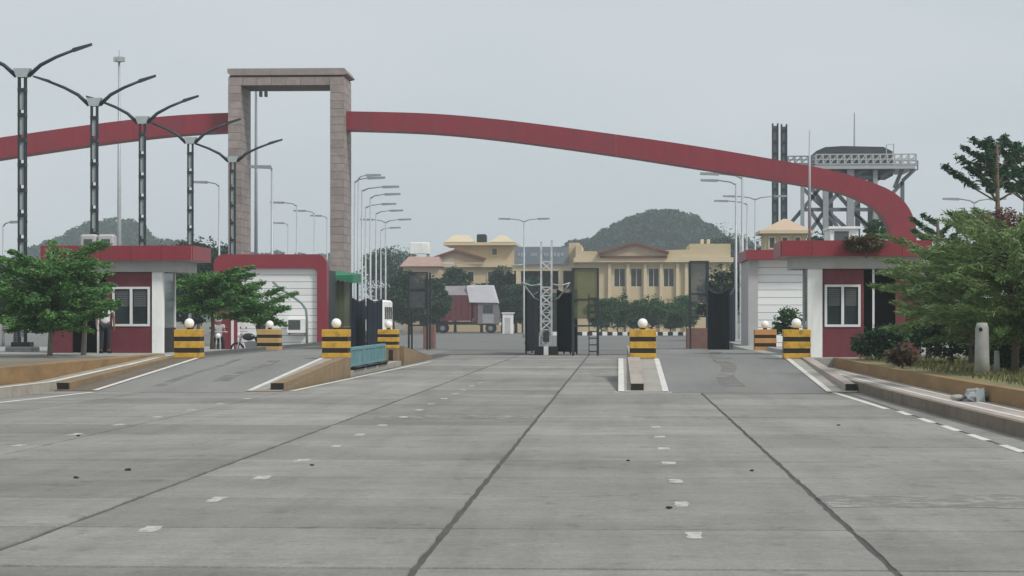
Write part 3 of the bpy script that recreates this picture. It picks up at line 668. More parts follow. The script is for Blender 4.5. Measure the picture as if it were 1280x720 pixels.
MB().cbox(XX(358, 89.5), XX(383, 89.5), Yb - .42, Yb - .01, ZZ(370, 416, 89.5), ZZ(370, 398, 89.5), .02).build('casing', M_wallw, ac, oo)
MB().box(XX(360, 89.5), XX(375, 89.5), Yb - .435, Yb - .421, ZZ(370, 412, 89.5), ZZ(370, 400, 89.5)).build('grille', M_acgrey, ac, oo)
for px in (360, 380): MB().box(XX(px, 89.5) - .02, XX(px, 89.5) + .02, Yb - .40, Yb - .01, ZZ(370, 418.5, 89.5), ZZ(370, 416.2, 89.5)).build('bracket', M_greyst, ac, oo)
P3 = [PT(341, 352, 88.6), PT(349, 360, 88.6), PT(365, 370, 88.6), PT(377, 379, 88.6), PT(382.5, 387, 88.6), PT(383.5, 397, 88.6), PT(383.5, 436, 88.6)]
tag(MB().tube(P3, .05, 8).build('bent_pipe', mat('green_grey_pipe', (.2, .26, .24), .5), None, P3[-1], True), 'bent green grey pipe sloping down past the white clad wall', 'pipe')
# right one
root = empty('clad_building', (7, 92, .3), 'white ribbed building with maroon roof edge behind right booth', 'building'); o = tuple(root.location)
Yb = 88; x0, x1 = XX(935, Yb), XX(1060, Yb); xc = XX(947, Yb); zt2 = ZZ(940, 325, Yb); zt3 = ZZ(940, 313, Yb)
nz_ = 12; hz = (zt2 - .3) / nz_
for k in range(nz_): MB().box(xc + .002, x1, Yb, Yb + .12, .3 + k * hz + .012, .3 + (k + 1) * hz - .004).build('cladding_plank', M_plank, root, o)
MB().box(xc + .01, x1, Yb + .121, Yb + 5, .3, zt2 - .004).build('wall_core', M_dkst, root, o)
MB().box(x0, xc, Yb - .2, Yb + 5, .3, zt2 - .003).build('end_wall', M_beamw, root, o)
MB().box(x0 - .12, x1, Yb - .6, Yb + 5.3, zt2, zt3).build('roof_slab', M_maroon, root, o)

# ------------------------------------------------------------------ street lamps
def deco_lamp():
    root = empty('street_lamp', (0, 0, 0), 'x', 'street lamp', 'lattice street lamps in a row on the left')
    H = 9.25; w_ = .1
    MB().cbox(-.45, .45, -.45, .45, -.02, .22, .03).build('base_block', M_conc, root)
    MB().cbox(-.3, .3, -.3, .3, .221, .38, .02).build('base_plate', M_lampst, root)
    for sx in (-1, 1):
        for sy in (-1, 1):
            MB().box(sx * w_ - .024, sx * w_ + .024, sy * w_ - .024, sy * w_ + .024, .381, H).build('corner_post', M_lampst, root)
    z = .55; k = 0
    while z < H - .3:
        L = 1.5 if z < 1 else .6
        MB().box(-.07, .07, -.07, .07, z, z + L).build('batten', M_batten, root)
        MB().box(-.13, .13, -.13, .13, z + L + .002, z + L + .12).build('collar', M_lampst, root)
        z += L + .24; k += 1
    MB().hexa([(-.16, -.16, H + .002), (.16, -.16, H + .002), (.16, .16, H + .002), (-.16, .16, H + .002), (-.28, -.14, H + .3), (.28, -.14, H + .3), (.28, .14, H + .3), (-.28, .14, H + .3)]).build('head_bracket', M_batten, root)
    for s in (-1, 1):
        pts = [(s * .2, 0, H + .05), (s * .6, 0, H + .42), (s * 1.1, 0, H + .68), (s * 1.65, 0, H + .9)]
        arm = MB().tube(pts, [.075, .065, .055, .05], 8).build('arm', M_lampst, root, smooth=True)
        a = Vector(pts[-1]); d = Vector((s * .62, 0, .2)); 
        MB().hexa([a + Vector((0, -.11, -.05)), a + d + Vector((0, -.09, -.03)), a + d + Vector((0, .09, -.03)), a + Vector((0, .11, -.05)),
                   a + Vector((0, -.08, .07)), a + d + Vector((0, -.06, .04)), a + d + Vector((0, .06, .04)), a + Vector((0, .08, .07))]).build('lamp_head', M_lampst, arm)
    return root
dl = deco_lamp()
zb0 = {70: .47, 79.5: .33, 87: .33, 97: .33, 108: .33}
lab = ['tallest lattice street lamp at left edge rising from the tree', 'second lattice street lamp from left, before the booth window', 'third lattice street lamp from left, above the booth roof',
       'fourth lattice street lamp, just left of stone portal', 'fifth lattice street lamp crossing the left leg of portal']
for i, (px, Y, py) in enumerate([(28, 70, 97), (118, 79.5, 133), (178, 87, 155), (238, 97, 180), (291, 98.8, 203)]):
    q = dl if i == 0 else copy_tree(dl)
    z0 = .45 if i == 0 else .02; q.location = (XX(px, Y), Y, z0); q['label'] = lab[i]
    q.scale = (1, 1, (ZZ(px, py, Y) - z0) / 9.25)
def arm_lamp(px, Y, ytop, s, arm, label, group, double=False, z0=0.0, r=.075, m=None, rise=.16, name='street_lamp'):
    X = XX(px, Y); zt_ = ZZ(px, ytop, Y); m = m or M_galv
    root = empty(name, (X, Y, z0), label, 'street lamp', group); o = (X, Y, z0)
    MB().tube([(X, Y, z0 - .02), (X, Y, z0 + .5), (X, Y, zt_)], [r * 1.5, r, r * .6], 8).build('pole', m, root, o, True)
    for q in ((s, -s) if double else (s,)):
        a = MB().tube([(X, Y, zt_ - .1), (X + q * arm * .3, Y, zt_ + rise * .4), (X + q * arm, Y, zt_ + rise)], [.045, .04, .035], 6).build('arm', M_greyst if m is M_galv else m, root, o, True)
        e = X + q * arm; L = .95 * q
        MB().hexa([(e, Y - .12, zt_ + rise - .09), (e + L, Y - .1, zt_ + rise - .05), (e + L, Y + .1, zt_ + rise - .05), (e, Y + .12, zt_ + rise - .09),
                   (e, Y - .08, zt_ + rise + .06), (e + L, Y - .06, zt_ + rise + .07), (e + L, Y + .06, zt_ + rise + .07), (e, Y + .08, zt_ + rise + .06)]).build('lamp_head', M_greyst, a, o)
    return root
G1 = 'street lamps along the far road, left side'; G2 = 'street lamps along the far road, right side'; G3 = 'lamps seen through the stone portal'
arm_lamp(443.5, 118, 226, 1, .7, 'far street lamp nearest to the right portal leg', G1, z0=.0)
arm_lamp(452.5, 126, 237, 1, 1.2, 'far street lamp just right of portal with longest arm', G1)
arm_lamp(457, 146, 258, 1, 1.1, 'third far street lamp right of the portal', G1)
arm_lamp(470, 156, 266, 1, 1.0, 'fourth far street lamp right of the portal', G1)
arm_lamp(463, 134, 246, 1, .9, 'short headed street lamp between the nearest far lamps', G1)
arm_lamp(476, 190, 287, 1, .8, 'lowest farthest street lamp right of the portal', G1)
arm_lamp(448, 140, 222, 1, .5, 'tall street lamp partly behind right portal leg', G1)
arm_lamp(482, 166, 277, 1, 1.0, 'far twin arm street lamp above the white minibus', G1, double=True)
arm_lamp(655, 175, 276, 1, 1.1, 'twin arm street lamp standing between the two yellow buildings', G1, double=True)
arm_lamp(928, 112, 221, -1, 1.2, 'tall street lamp with left arm beside white lattice pole', G2, r=.09)
arm_lamp(920, 121, 229, -1, 1.0, 'street lamp with left arm, lower than its tall neighbour', G2, r=.085)
arm_lamp(934, 150, 254, -1, 1.3, 'small far street lamp left of dark lattice chimneys', G2)
arm_lamp(944, 160, 248, -1, 1.4, 'far twin arm street lamp left of dark lattice chimneys', G2, double=True)
arm_lamp(1218, 130, 252, 1, .9, 'twin arm street lamp rising above the right bushes', G2, double=True)
arm_lamp(340, 95, 213, -1, .05, 'lamp pole with short head inside the stone portal', G3, z0=.0)
arm_lamp(371, 150, 256, -1, .9, 'far lamp with left arm in middle of portal opening', G3)
arm_lamp(393, 170, 266, -1, .7, 'far lamp with left arm near right portal leg', G3)
arm_lamp(409, 185, 272, -1, .5, 'farthest lamp touching the right portal leg', G3)
arm_lamp(360, 195, 281, -1, .4, 'smallest low lamp in middle of portal opening', G3)
arm_lamp(274, 125, 231, -1, .7, 'pale street lamp just left of the stone portal', G3)
arm_lamp(4, 120, 281, 1, .4, 'dim street lamp cut by left picture edge', G3)
# high masts
X = XX(149, 120); rt = empty('lamp_mast', (X, 120, .3), 'tall thin mast with small floodlight crown above left booth', 'mast'); oo = (X, 120, .3)
MB().tube([(X, 120, .2), (X, 120, 8), (X, 120, ZZ(149, 76, 120))], [.15, .11, .06], 8).build('pole', M_galv, rt, oo, True)
zt_ = ZZ(149, 75, 120)
for k in range(4):
    a = k * math.pi / 2 + .4; MB().box(X + .18 * math.cos(a) - .12, X + .18 * math.cos(a) + .12, 120 + .18 * math.sin(a) - .12, 120 + .18 * math.sin(a) + .12, zt_ - .1, zt_ + .16).build('floodlight', M_galv, rt, oo)
MB().tube([(X, 120, zt_), (X, 120, zt_ + .55)], .02, 5).build('spike', M_galv, rt, oo)
X = XX(320, 112); rt = empty('lamp_mast', (X, 112, .3), 'thin dark mast with cameras inside the stone portal', 'mast'); oo = (X, 112, .3); zt_ = ZZ(320, 113, 112)
MB().tube([(X, 112, .2), (X, 112, zt_)], [.11, .06], 8).build('pole', M_greyst, rt, oo, True)
MB().bar((X - .3, 112, zt_), (X + .6, 112, zt_), .06).build('cross_arm', M_greyst, rt, oo)
for dx in (.25, .52): MB().cbox(X + dx - .07, X + dx + .07, 111.85, 112.15, zt_ - .33, zt_ - .05, .02).build('camera_box', M_dkst, rt, oo)

# ------------------------------------------------------------------ open road gates and mesh frames
def gate_leaf(a, b_, zt_, label, m, group='open black sheet gates', nb=6, peak=.35):
    """leaf from hinge a to tip b_ (X,Y); top edge swoops"""
    A = Vector((a[0], a[1], 0)); D = Vector((b_[0] - a[0], b_[1] - a[1], 0)); L = D.length; u = D / L; nrm = Vector((-u.y, u.x, 0)) * .025
    root = empty('gate_leaf', (A.x, A.y, 0), label, 'gate', group); o = (A.x, A.y, 0)
    top = lambda t: zt_ - peak * math.sin(math.pi * t) ** 1.0
    n = nb
    for k in range(n):
        t0, t1 = k / n + .012, (k + 1) / n - .012
        p0, p1 = A + D * t0, A + D * t1; z = .12
        MB().hexa([p0 - nrm + Vector((0, 0, z)), p1 - nrm + Vector((0, 0, z)), p1 + nrm + Vector((0, 0, z)), p0 + nrm + Vector((0, 0, z)),
                   p0 - nrm + Vector((0, 0, top(t0))), p1 - nrm + Vector((0, 0, top(t1))), p1 + nrm + Vector((0, 0, top(t1))), p0 + nrm + Vector((0, 0, top(t0)))]).build('sheet_panel', m, root, o)
    for k in range(n + 1):
        p = A + D * (k / n); MB().box(p.x - .035, p.x + .035, p.y - .035, p.y + .035, .03, top(k / n) + .06).build('upright', m, root, o)
    MB().tube([A + D * (k / 10) + Vector((0, 0, top(k / 10) + .05)) for k in range(11)], .035, 6).build('curved_rail', M_dkst, root, o, True)
    MB().tube([A + D * (k / 10) + nrm * 2 + Vector((0, 0, .5 + 1.7 * (k / 10) ** 2)) for k in range(11)], .03, 6).build('scroll_bar', M_dkst, root, o, True)
    return root
gate_leaf((XX(657.5, 95), 95), (XX(672.5, 99.5), 99.5), 2.72, 'black gate leaf left of the white lattice mast', M_gate, nb=2, peak=.15)
gate_leaf((XX(697, 95.2), 95.2), (XX(721, 94), 94), 2.75, 'wide black gate leaf right of the white lattice mast', M_gate, nb=3, peak=.15)
gate_leaf((XX(441, 92), 92), (XX(456, 96), 96), 2.35, 'bluish black gate leaf behind teal barrier, left one', M_gate2, nb=3, peak=.1)
gate_leaf((XX(459, 92.5), 92.5), (XX(477, 96), 96), 2.35, 'bluish black gate leaf behind teal barrier, right one', M_gate2, nb=3, peak=.1)
gate_leaf((XX(886, 101), 101), (XX(911, 99.5), 99.5), 2.85, 'black gate leaf standing open left of the white lattice pole', M_gate, nb=3, peak=.2)
gate_leaf((XX(905, 104), 104), (XX(918, 107), 107), 3.0, 'bluish gate leaf pressed against the white lattice pole', M_gate2, nb=3)
def lattice(px, Y, wpx, ytop, label, base=True, z0=0.0):
    X = XX(px, Y); hw = wpx / 2 * Y / FPX; zt_ = ZZ(px, ytop, Y)
    root = empty('lattice_mast', (X, Y, z0), label, 'mast', 'white lattice masts by the gates'); o = (X, Y, z0)
    zi_ = z0 + .35 if base else z0
    c = [(-1, -1), (1, -1), (1, 1), (-1, 1)]
    for sx, sy in c: MB().box(X + sx * hw - .035, X + sx * hw + .035, Y + sy * hw - .035, Y + sy * hw + .035, zi_, zt_ + random.uniform(0, .25)).build('corner_post', M_lattw, root, o)
    n = max(4, int((zt_ - zi_) / .36)); h = (zt_ - zi_) / n
    for k in range(n):
        if k > n * .58 and k % 3: continue
        za, zb = zi_ + k * h, zi_ + (k + 1) * h
        for q in range(4):
            a, d = c[q], c[(q + 1) % 4]
            if k % 2: a, d = d, a
            if (q in (0, 2)) or k % 2: MB().bar((X + a[0] * hw, Y + a[1] * hw, za), (X + d[0] * hw, Y + d[1] * hw, zb), .06).build('brace', M_lattw, root, o)
        MB().bar((X - hw, Y - hw, zb), (X + hw, Y - hw, zb), .05).build('rung', M_lattw, root, o)
    if base:
        for sg in (-1, 1):
            MB().tube([(X + sg * hw, Y, 2.3), (X + sg * (hw + .3), Y - .05, 2.45), (X + sg * (hw + .62), Y - .1, 2.85), (X + sg * (hw + .75), Y - .1, 3.05)], .04, 6).build('curved_arm', M_greyst, root, o, True)
            MB().tube([(X + sg * hw, Y, 3.05), (X + sg * (hw + .4), Y - .05, 2.98), (X + sg * (hw + .8), Y - .1, 3.1)], .03, 6).build('curved_arm', M_lattw, root, o, True)
        MB().cbox(X - .13, X + .13, Y - hw - .2, Y - hw - .045, .55, 1.0, .02).build('control_box', M_dkst, root, o)
        bw = hw + .28
        for k in range(5):
            MB().box(X - bw + k * bw * .4 + .003, X - bw + (k + 1) * bw * .4 - .003, Y - bw, Y + bw, z0 - .01, z0 + .36).build('base_block', M_wallw if k % 2 == 0 and k != 0 and k != 4 or k == 2 else M_black, root, o)
    return root
lattice(683, 94.5, 13, 306, 'thick white lattice mast standing between the black gates', True)
lattice(929.5, 110, 8, 300, 'slim white lattice pole left of the right clad building', False)
def mesh_frame(px0, px1, Y, ytop, ybot, m, label, rails=(0, .5, 1), ladder=False, lower=None, name='mesh_frame'):
    x0, x1 = XX(px0, Y), XX(px1, Y); zt_ = ZZ(px0, ytop, Y); zb = max(0, ZZ(px0, ybot, Y))
    root = empty(name, ((x0 + x1) / 2, Y, 0), label, 'steel frame', 'tall steel frames beside the gates'); o = tuple(root.location)
    dp = 1.6
    for x in (x0, x1):
        for y in (Y, Y + dp): MB().box(x - .045, x + .045, y - .045, y + .045, 0, zt_).build('post', M_dkst, root, o)
    for t in rails:
        z = zb + (zt_ - zb) * t
        if z > .05: MB().box(x0 + .046, x1 - .046, Y - .035, Y + .035, z - .07, z).build('rail', M_dkst, root, o)
    MB().box(x0 + .05, x1 - .05, Y + .01, Y + .03, zb + (zt_ - zb) * (.42 if lower is None else lower), zt_ - .08).build('mesh_panel', m, root, o)
    if ladder:
        for k in range(9): MB().box(x1 - .34, x1 - .046, Y - .02, Y + .02, .15 + k * .28, .2 + k * .28).build('rung', M_dkst, root, o)
        MB().box(x1 - .38, x1 - .341, Y - .03, Y + .03, 0, 2.6).build('ladder_side', M_dkst, root, o)
    return root
mesh_frame(716, 747, 92, 335, 445, M_mesh, 'tall steel frame with olive mesh right of the black gates', ladder=True, rails=(.35, .65, 1))
mesh_frame(511, 534, 108, 340, 434, M_meshg, 'tall dark steel frame in front of the maroon truck', rails=(.3, .52, .78, 1), lower=.5)
mesh_frame(863, 885, 112, 326, 432, M_meshg, 'tall dark frame with grey mesh left of open gate', rails=(.35, .62, 1), lower=.5)
tb = empty('green_shelter', (XX(427, 97), 97, .0), 'olive mesh shelter with green tarp roof beside maroon frame', 'shelter'); o = tuple(tb.location)
x0, x1 = XX(414, 97), XX(439, 97)
for x in (x0, x1):
    for y in (97, 99.4): MB().box(x - .04, x + .04, y - .04, y + .04, 0, 3.35).build('post', M_dkst, tb, o)
MB().box(x0 + .04, x1 - .04, 97.0, 97.03, 1.2, 3.2).build('mesh_panel', M_mesh, tb, o)
MB().box(x0 + .04, x1 - .04, 97.0, 97.03, .1, 1.17).build('lower_panel', mat('olive_dark_sheet', (.07, .08, .045), .8), tb, o)
MB().hexa([(x0 - .1, 96.6, 3.4), (x1 + .12, 96.6, 3.12), (x1 + .12, 99.8, 3.2), (x0 - .1, 99.8, 3.45), (x0 - .1, 96.6, 3.46), (x1 + .12, 96.6, 3.5), (x1 + .12, 99.8, 3.6), (x0 - .1, 99.8, 3.75)]).build('tarp_roof', M_tarpg, tb, o)
# brick pier and sentry at right frame
tag(MB().cbox(XX(858, 113), XX(884, 113), 113, 114, 0, ZZ(870, 410, 113), .02).build('brick_pier', mat('dull_brick', (.22, .12, .1), .9, .2, 3), None, (XX(870, 113), 113, 0)), 'low dull red brick pier under the right grey mesh frame', 'pier')
tag(MB().cbox(XX(529, 112), XX(543, 112), 112, 113, 0, ZZ(535, 406, 112), .02).build('brick_pier', mat('dull_brick', (.22, .12, .1)), None, (XX(536, 112), 112, 0)), 'low dull red brick pier beside the maroon truck', 'pier')

# ------------------------------------------------------------------ far buildings
def window(root, o, x0, x1, Y, z0, z1, frame=M_bufft, pane=M_glass, t=.09, mull=1):
    f = MB()
    for a in ((x0 - t, x1 + t, z0 - t, z0), (x0 - t, x1 + t, z1, z1 + t), (x0 - t, x0, z0, z1), (x1, x1 + t, z0, z1)): f.box(a[0], a[1], Y - .1, Y + .1, a[2], a[3])
    for k in range(mull):
        xm = x0 + (x1 - x0) * (k + 1) / (mull + 1); f.box(xm - .03, xm + .03, Y - .06, Y + .06, z0, z1)
    w_ = f.build('window', frame, root, o); MB().box(x0, x1, Y - .01, Y + .02, z0, z1).build('pane', pane, w_, o); return w_
YB = 232
def bxp(pa, pb, ya, yb, Y, D, nm, m, root, o, dy=0): return MB().box(XX(pa, Y), XX(pb, Y), Y + dy, Y + D, ZZ((pa + pb) / 2, yb, Y), ZZ((pa + pb) / 2, ya, Y)).build(nm, m, root, o)
root = empty('yellow_building', (XX(815, YB), YB + 6, 0), 'long cream yellow building with pillared windows below wooded hill', 'building'); o = tuple(root.location)
x0, x1 = XX(722, YB), XX(913, YB)
# wall in pieces round the windows
wins = [(770, 783), (793, 806), (815, 828), (836, 849), (853, 858)]
wins = [(768, 781), (789, 802), (811, 823), (830, 842)]
zs0, zs1 = ZZ(800, 358, YB), ZZ(800, 336, YB)
g = MB(); 
g.box(x0, x1, YB, YB + 12, 0, zs0 - .1); g.box(x0, x1, YB + .001, YB + 12, zs1 + .1, ZZ(800, 328, YB))
ed = [722] + [q for w2 in wins for q in w2] + [913]
for k in range(0, len(ed), 2): g.box(XX(ed[k], YB) + (.09 if k else 0), XX(ed[k + 1], YB) - (.09 if k < len(ed) - 2 else 0), YB + .002, YB + 12, zs0 - .1, zs1 + .1)
wl = g.build('wall', M_buff, root, o); wl['kind'] = 'stuff'
for a, c in wins: window(root, o, XX(a, YB), XX(c, YB), YB + .12, zs0, zs1)
for px in (762, 785, 806.5, 826.5, 847, 858, 905): MB().box(XX(px, YB) - .17, XX(px, YB) + .17, YB - .35, YB - .005, 0, ZZ(800, 329.5, YB)).build('pilaster', M_bufft, root, o)
MB().box(x0 - .4, x1 + .3, YB - .7, YB + 12.3, ZZ(800, 328, YB) + .003, ZZ(800, 322, YB)).build('cornice', M_bufft, root, o)
g = MB(); g.prism([(x0 - .2, ZZ(800, 321.8, YB)), (x1, ZZ(800, 321.8, YB)), (x1, ZZ(800, 305, YB)), (XX(862, YB), ZZ(800, 305, YB)), (XX(862, YB), ZZ(800, 312, YB)), (XX(746, YB), ZZ(800, 316, YB)), (XX(746, YB), ZZ(800, 314, YB)), (XX(727, YB), ZZ(800, 314, YB)), (XX(727, YB), ZZ(800, 306, YB)), (x0 - .2, ZZ(800, 306, YB))], 'y', YB - .4, YB + 12)
g.build('parapet', M_buff, root, o)
pz = lambda y: ZZ(800, y, YB)
MB().prism([(XX(752, YB), pz(320)), (XX(832, YB), pz(320)), (XX(832, YB), pz(317)), (XX(793, YB), pz(305)), (XX(752, YB), pz(318))], 'y', YB - .75, YB - .42).build('pediment', M_pedim, root, o)
for a, c in (((748, 317), (793, 304)), ((793, 304), (836, 316))): MB().bar((XX(a[0], YB), YB - .8, pz(a[1])), (XX(c[0], YB), YB - .8, pz(c[1])), .9, .2).build('roof_edge', M_brick, root, o)
MB().box(XX(750, YB), XX(834, YB), YB - .9, YB - .42, pz(322.5), pz(320.3)).build('pediment_base', M_brick, root, o)
for px in (877, 885): MB().cbox(XX(px, YB), XX(px + 4, YB), YB + 3, YB + 4, pz(304.8), pz(298), .05).build('roof_box', M_bufft, root, o)
# blue-board link block between
root = empty('link_block', (XX(683, YB), YB + 4, 0), 'cream link block with blue board between the yellow buildings', 'building'); o = tuple(root.location)
YL = YB + 1
MB().box(XX(640, YL), XX(724, YL), YL, YL + 8, pz(338), pz(331)).build('beam', M_bufft, root, o)
MB().box(XX(643, YL), XX(711, YL), YL - .3, YL - .05, pz(330), pz(308)).build('blue_board', M_blue, root, o)
for a, c in ((648, 658), (664, 672), (680, 686), (692, 706)):
    g = MB()
    for k in range(3): g.box(XX(a + (c - a) * k / 3, YL), XX(a + (c - a) * (k + .7) / 3, YL), YL - .34, YL - .305, pz(319.5 + (k % 2)), pz(315.5))
    q = g.build('faint_lettering', M_batten, root, o); q['kind'] = 'stuff'  # pale grey strokes, toned down along with the hazed board colour
MB().box(XX(711, YL) + .01, XX(724, YL), YL + .01, YL + 8, pz(331), pz(303)).build('end_pier', M_buff, root, o)
for px in (645, 698, 716): MB().box(XX(px, YL), XX(px + 6, YL), YL + .02, YL + 2, 0, pz(338) - .003).build('column', M_bufft, root, o)
MB().box(XX(640, YL), XX(722, YL), YL + 5, YL + 5.2, 0, pz(338) - .004).build('shaded_wall', mat('dull_green_grey', (.11, .12, .11), .9), root, o)  # dark colour stands in for shade in the openings below the beam
MB().box(XX(672, YL), XX(712, YL), YL + 1, YL + 1.3, pz(366), pz(361)).build('lower_beam', M_bufft, root, o)
# left yellow building
YC = 250; pz = lambda y: ZZ(600, y, YC)
root = empty('yellow_building', (XX(595, YC), YC + 6, 0), 'cream yellow building with twin hipped roofs behind the truck', 'building'); o = tuple(root.location)
MB().box(XX(530, YC), XX(642, YC), YC, YC + 11, 0, pz(331)).build('wall', M_buff, root, o)
MB().box(XX(566, YC), XX(643, YC), YC + 2, YC + 11, pz(331), pz(306)).build('upper_wall', M_buff, root, o)
MB().box(XX(553, YC), XX(645, YC), YC + 1, YC + 12, pz(306) + .003, pz(302.5)).build('eaves', M_bufft, root, o)
def hip(pa, pb, pt0, pt1, ya, yb, Y, D, m, nm):
    xa, xb, ta, tb_ = XX(pa, Y), XX(pb, Y), XX(pt0, Y), XX(pt1, Y); za, zb = ZZ(600, ya, Y), ZZ(600, yb, Y)
    MB().hexa([(xa, Y, za), (xb, Y, za), (xb, Y + D, za), (xa, Y + D, za), (ta, Y + D * .4, zb), (tb_, Y + D * .4, zb), (tb_, Y + D * .6, zb), (ta, Y + D * .6, zb)]).build(nm, m, root, o)
hip(556, 592, 564, 583, 302.4, 292.5, YC + 2, 8, M_bufft, 'hipped_roof'); hip(612, 643, 622, 630, 302.4, 293, YC + 2, 8, M_bufft, 'hipped_roof')
MB().cbox(XX(593, YC), XX(605, YC), YC + 4, YC + 6, pz(302), pz(291), .1).build('water_tank', M_black, root, o)
MB().prism([(XX(536, YC), pz(328)), (XX(606, YC), pz(328)), (XX(606, YC), pz(324)), (XX(570, YC), pz(314)), (XX(536, YC), pz(325))], 'y', YC - .6, YC - .02).build('pediment', M_pedim, root, o)
for a, c in (((534, 325), (570, 313)), ((570, 313), (608, 324))): MB().bar((XX(a[0], YC), YC - .65, pz(a[1])), (XX(c[0], YC), YC - .65, pz(c[1])), .8, .22).build('roof_edge', M_brick, root, o)
MB().box(XX(528, YC), XX(645, YC), YC - .5, YC - .021, pz(334), pz(329.5)).build('cornice', M_bufft, root, o)
window(root, o, XX(614, YC), XX(620, YC), YC + 1.95, pz(318), pz(310), mull=0)
for px in (560, 585, 610, 632): window(root, o, XX(px, YC), XX(px + 7, YC), YC - .02, pz(352), pz(340), mull=0)
# small pink roofed house, white rooftop board
YD = 238; root = empty('pink_roofed_house', (XX(525, YD), YD + 3, 0), 'small house with pink tiled roof left of truck', 'house'); o = tuple(root.location); pz = lambda y: ZZ(520, y, YD)
MB().box(XX(504, YD), XX(549, YD), YD, YD + 6, 0, pz(332)).build('wall', M_pedim, root, o)
MB().hexa([(XX(500, YD), YD - .5, pz(333)), (XX(552, YD), YD - .5, pz(333)), (XX(552, YD), YD + 6.5, pz(333)), (XX(500, YD), YD + 6.5, pz(333)), (XX(508, YD), YD + 2.5, pz(320)), (XX(546, YD), YD + 2.5, pz(320)), (XX(546, YD), YD + 3.5, pz(320)), (XX(508, YD), YD + 3.5, pz(320))]).build('roof', M_pinkroof, root, o)
window(root, o, XX(512, YD), XX(518, YD), YD - .02, pz(352), pz(342), mull=0)
Y = 262; x0, x1 = XX(512, Y), XX(536, Y); rt = empty('white_water_tank', ((x0 + x1) / 2, Y, 0), 'white box water tank on stilts above the pink roof', 'water tank'); oo = tuple(rt.location)
MB().cbox(x0, x1, Y, Y + 2.2, ZZ(520, 317, Y), ZZ(520, 303, Y), .08).build('tank', M_wallw, rt, oo)
for x in (x0 + .2, x1 - .2):
    for y in (Y + .2, Y + 2): MB().box(x - .1, x + .1, y - .1, y + .1, 0, ZZ(520, 317, Y) - .002).build('stilt', M_conc, rt, oo)
# pavilion with pyramid roof at right, white rooftop hut
YE = 150; root = empty('pavilion', (XX(980, YE), YE + 3, 0), 'cream pavilion with pyramid roof left of the steel tower', 'pavilion'); o = tuple(root.location); pz = lambda y: ZZ(980, y, YE)
MB().box(XX(956, YE), XX(1008, YE), YE, YE + 4, 0, pz(292)).build('wall', M_buff, root, o)
MB().box(XX(949, YE), XX(1016, YE), YE - .4, YE + 4.4, pz(292) + .003, pz(288)).build('eaves', M_bufft, root, o)
MB().hexa([(XX(951, YE), YE - .3, pz(288) + .003), (XX(1014, YE), YE - .3, pz(288) + .003), (XX(1014, YE), YE + 4.2, pz(288) + .003), (XX(951, YE), YE + 4.2, pz(288) + .003), (XX(982, YE), YE + 1.9, pz(272)), (XX(986, YE), YE + 1.9, pz(272)), (XX(986, YE), YE + 2.1, pz(272)), (XX(982, YE), YE + 2.1, pz(272))]).build('pyramid_roof', M_pedim, root, o)
for px in (962, 978, 994): window(root, o, XX(px, YE), XX(px + 6, YE), YE - .02, pz(310), pz(297), mull=0)
YE = 140; root = empty('white_hut', (XX(1055, YE), YE + 2, 0), 'white hut with dark shutter under the steel tower', 'hut'); o = tuple(root.location); pz = lambda y: ZZ(1055, y, YE)
MB().box(XX(1038, YE), XX(1073, YE), YE, YE + 4, 0, pz(286)).build('wall', M_wallw, root, o)
MB().box(XX(1036, YE), XX(1075, YE), YE - .2, YE + 4.2, pz(286) + .003, pz(283)).build('roof', M_wallw, root, o)
MB().box(XX(1043, YE), XX(1061, YE), YE - .04, YE - .002, pz(304), pz(289)).build('shutter', M_acgrey, root, o)
# building with grey gable far right behind the bushes
YE = 95; root = empty('grey_house', (XX(1170, YE), YE + 3, 0), 'grey house with round gable vent behind right bushes', 'house'); o = tuple(root.location); pz = lambda y: ZZ(1170, y, YE)
MB().box(XX(1140, YE), XX(1205, YE), YE, YE + 6, .3, pz(352)).build('wall', M_conc, root, o)
MB().prism([(XX(1136, YE), pz(352)), (XX(1210, YE), pz(352)), (XX(1195, YE), pz(332)), (XX(1182, YE), pz(331))], 'y', YE - .3, YE + 6).build('gable_roof', M_greyst, root, o)
MB().tube([(XX(1189, YE), YE - .36, pz(341)), (XX(1189, YE), YE - .302, pz(341))], .22, 16).build('round_vent', M_dkst, root, o)
window(root, o, XX(1142, YE), XX(1157, YE), YE - .04, pz(372), pz(364), M_frame, M_wallw, mull=0)
X = XX(1012, 91); rt = empty('thin_pole', (X, 91, 4.0), 'thin pale pole rising from right clad building across the arch', 'pole'); oo = (X, 91, 4.0)
MB().tube([(X, 91, 4.25), (X, 91, 7.2), (X, 91, ZZ(1012, 163, 91))], [.06, .05, .025], 8).build('shaft', M_galv, rt, oo, True)
MB().box(X - .12, X + .12, 90.88, 91.12, 4.22, 4.27).build('base_plate', M_galv, rt, oo)
